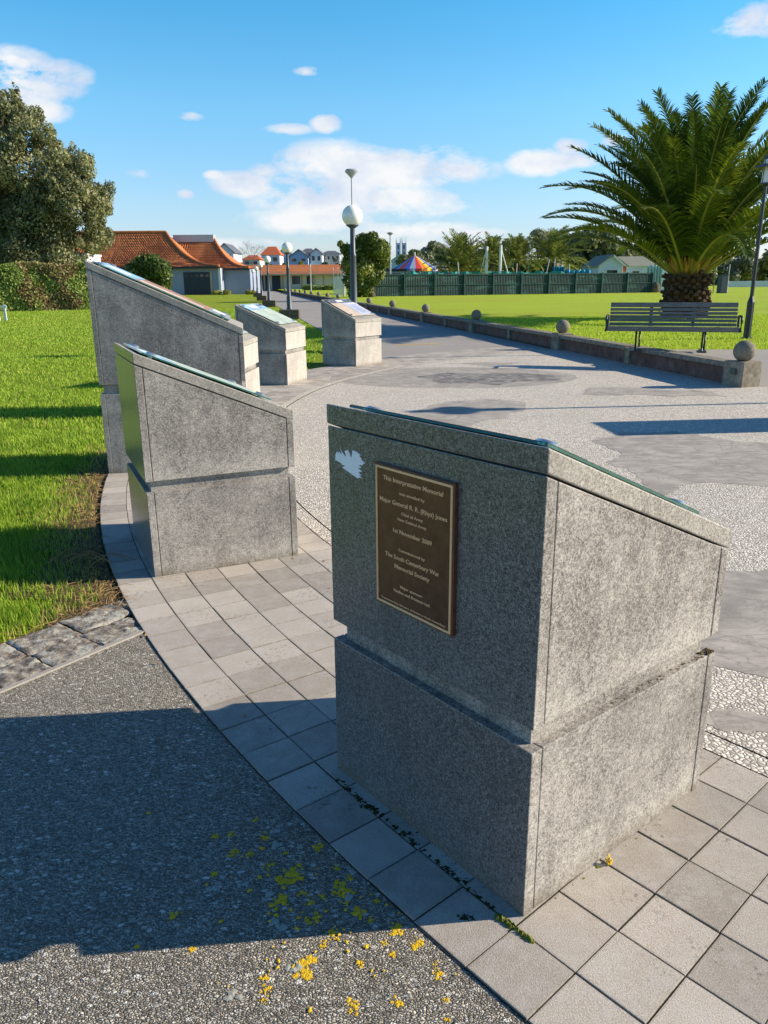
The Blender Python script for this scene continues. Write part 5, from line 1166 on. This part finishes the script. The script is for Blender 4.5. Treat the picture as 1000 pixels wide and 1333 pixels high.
house(419, 442, 343, 330.5, 326.5, 235, M_GREYW, M_ROOFG, 'long grey flat looking house left of the ivy covered tree', gable=False, wins=4)
house(316, 338, 348, 338, 332, 200, M_CREAM, M_ROOFR, 'low cream house behind the bare tree', gable=False, wins=2)
house(510, 530, 350, 339, 332, 190, M_LBLUE, M_NETB, 'blue roofed building left behind the striped canopy', wins=1, z0=0)
house(566, 590, 352, 334, 327, 210, M_WHITE, M_ROOFG, 'white house glimpsed above the canopy between the trees', wins=2, z0=0, gable=False)

# ------------------------------------------------------------------ background trees
def bgt(px, top, base, wpx, Yd, mat, n, label, z0=0, k=16, size=.35, seed=1, cf=.3, name='broadleaf_tree', **kw):
    p = at(px, top, Yd); z0_ = z0; H_ = p.z - z0_; return make_tree(name, p.x, Yd, z0_, H_, wpx / 2 * Yd / F_PX, mat, n, size, label, 'tree', 'trees beyond the park', k=k, crown_from=cf, seed=seed, **kw)
# ivy covered tree
p = at(476, 306, 70); iv = empty('ivy_tree', (p.x, 70, 0), 0, 'broad ivy covered tree behind the nearest globe lamp', 'tree'); cl = []; rg = random.Random(8)
for (px, py, r_) in [(462, 330, 14), (480, 322, 17), (496, 325, 12), (470, 318, 12), (455, 345, 11), (470, 350, 16), (490, 345, 14), (458, 365, 11), (462, 380, 10), (470, 370, 13), (484, 362, 12), (478, 378, 9), (450, 325, 7), (500, 340, 8), (485, 312, 9), (473, 309, 5), (444, 318, 4), (502, 330, 6), (495, 358, 6)]:
    q_ = at(px, py, 70); rw = r_ * 70 / F_PX; cl.append((q_.x - p.x, rg.uniform(-.8, .8), q_.z, rw, rw, rw))
leaf_cloud('crown', cl, 15000, .17, L_MID, iv); trunk_limbs(iv, (.5, 0, 0), (.3, 0, 3.6), .32, cl[:9], seed=3)
# bush in front of tiled hall
p = at(193, 334, 84); bu = empty('round_bush', (p.x, 84, 0), 0, 'rounded dark green bush before the tiled hall', 'bush'); cl = []
for (px, py, r_) in [(180, 352, 15), (195, 345, 14), (208, 350, 14), (215, 360, 10), (195, 365, 20), (175, 365, 14), (208, 370, 14), (170, 350, 7), (200, 338, 7), (183, 340, 6), (217, 346, 5)]:
    q_ = at(px, py, 84); rw = r_ * 84 / F_PX; cl.append((q_.x - p.x, rg.uniform(-.8, .8), q_.z, rw, rw, rw))
leaf_cloud('foliage', cl, 12000, .22, L_MID, bu, elong=1.4); trunk_limbs(bu, (0, 0, 0), (0, 0, 1.6), .12, cl[:5], name='stem')
for (px, lab) in ((282, 'small golden shrub right of the white corner post of the hall'), (294, 'small golden shrub at the hall wall, middle one'), (326, 'small flowering yellow shrub at the far corner of the hall')):
    q_ = at(px, 382, 108); r_ = empty('small_shrub', (q_.x, 108, 0), 0, lab, 'shrub', 'golden shrubs at the hall wall'); leaf_cloud('foliage', [(0, 0, .35, .55, .4, .35), (.4, 0, .3, .35, .3, .3), (-.4, 0, .28, .35, .3, .28)], 260, .14, L_YEL, r_)
bgt(772, 296, 360, 100, 118, L_DARK, 11000, 'large dense dark tree behind the pale gabled house', k=26, size=.38, seed=21, cf=.12)
bgt(815, 318, 360, 80, 128, L_DARK, 5000, 'dark tree behind the house roof next to the big palm', k=16, size=.4, seed=22, cf=.1)
bgt(702, 297, 350, 50, 150, L_GUM, 2600, 'airy pale gum tree above the rightmost fence palms', k=11, size=.36, seed=23, cf=.45)
bgt(565, 313, 352, 46, 165, L_GUM, 2800, 'pale grey gum tree above the striped canopy', k=11, size=.40, seed=24, cf=.35)
bgt(538, 322, 352, 44, 150, L_DARK, 3000, 'dark tree behind the peak of the striped canopy', k=12, size=.4, seed=25)
bgt(597, 312, 350, 50, 140, L_DARK, 4000, 'dark tree behind the bushy fence palm', k=12, size=.4, seed=26)
bgt(648, 311, 350, 56, 145, L_DARK, 4200, 'dark tree behind the white masts', k=14, size=.4, seed=27)
bgt(618, 330, 352, 40, 130, L_MID, 2500, 'mid green tree between bushy palm and masts', k=10, size=.35, seed=28)
bgt(690, 335, 355, 60, 125, L_MID, 3500, 'mid green shrubby tree low behind the fence palms', k=12, size=.35, seed=29, cf=.05)
bgt(494, 330, 355, 26, 130, L_DARK, 1800, 'dark tree right behind the ivy covered tree', k=9, size=.35, seed=30)
bgt(558, 340, 356, 60, 118, L_GUM, 2200, 'grey shrubby tree right behind the striped canopy', k=10, size=.3, seed=41, cf=.05)
for i, (px, top, w_, mt, lab) in enumerate([(915, 338, 60, L_MID, 'mid green tree seen under the big palm fronds'), (958, 330, 55, L_GUM, 'grey green tree behind the utility cabinet'), (990, 318, 60, L_DARK, 'dark tall tree at the right edge behind the lantern lamp'), (1030, 322, 60, L_DARK, 'dark tree cut by the right edge of the field'), (975, 342, 44, L_YEL, 'yellowish shrubby tree before the dark trees at right'), (880, 340, 50, L_DARK, 'dark tree behind the big palm trunk'), (935, 345, 40, L_MID, 'round green shrubby tree left of the cabinet trees')]):
    bgt(px, top, 360, w_, 150 + i * 4, mt, 3000, lab, k=11, size=.45, seed=50 + i, cf=.08)
# hillside greenery
for i, (px, top, w_, mt, lab) in enumerate([(312, 336, 26, L_DARK, 'dark shrub tree at the foot of the bare tree'), (350, 334, 18, L_DARK, 'dark shrub tree below the orange red roof'), (372, 338, 14, L_MID, 'green shrub tree before the white hillside house'), (392, 338, 16, L_YEL, 'golden shrub tree before the blue gabled house'), (406, 340, 18, L_MID, 'green shrub tree before the narrow white gable'), (428, 337, 24, L_DARK, 'dark shrub tree before the long grey house'), (437, 334, 14, L_GUM, 'grey shrub tree touching the ivy tree at its left'), (298, 340, 16, L_MID, 'green shrub tree by the slim street light')]):
    bgt(px, top, 350, w_, 185, mt, 900, lab, k=8, size=.4, seed=70 + i, cf=.05)
# bare tree
p = at(326, 316, 200); bt = empty('bare_tree', (p.x, 200, 2), 0, 'leafless pinkish grey tree on the hillside right of the tiled hall', 'tree'); m = MB(); rg = random.Random(6)
def br(s, d, L, r_, dep):
    e = s + d * L; m.tube([s, s.lerp(e, .5) + Vector((rg.uniform(-1, 1), 0, rg.uniform(-1, 1))) * L * .06, e], [r_, r_ * .8, r_ * .55], 4, caps=False)
    if dep == 0: return
    for k in range(3 if dep > 1 else 4): br(e, (d + Vector((rg.uniform(-.8, .8), rg.uniform(-.8, .8), rg.uniform(-.2, .6)))).normalized(), L * rg.uniform(.6, .8), r_ * .5, dep - 1)
br(Vector((0, 0, 0)), Vector((0, 0, 1)), (p.z - 2) * .36, .22, 5); m.build('branches', M_TWIG, bt)
# loose far belt of bush so the horizon closes
def belt(name, pts, n, mat, label, size, h0, h1):
    C_ = []; rg = random.Random(len(pts))
    for (x0, y0), (x1, y1) in zip(pts[:-1], pts[1:]):
        for k in range(int(math.hypot(x1 - x0, y1 - y0) / 4)): t = rg.random(); r_ = rg.uniform(h0, h1); C_.append((x0 + (x1 - x0) * t, y0 + (y1 - y0) * t + rg.uniform(-4, 4), r_ * .5 + rg.uniform(0, .6), r_ * 1.2, r_, r_))
    o = leaf_cloud(name, C_, n, size, mat); tag(o, label, 'tree belt', kind='stuff')
belt('far_bush', [(-10, 215), (60, 200), (150, 190), (260, 180)], 14000, L_DARK, 'far low belt of dark bush along the horizon beyond the field', .9, 2.0, 4.2)
belt('far_bush', [(-120, 210), (-40, 200), (0, 210)], 8000, L_DARK, 'far bush on the hillside between the distant houses', .7, 1.2, 2.6)

scene.render.engine = 'CYCLES'
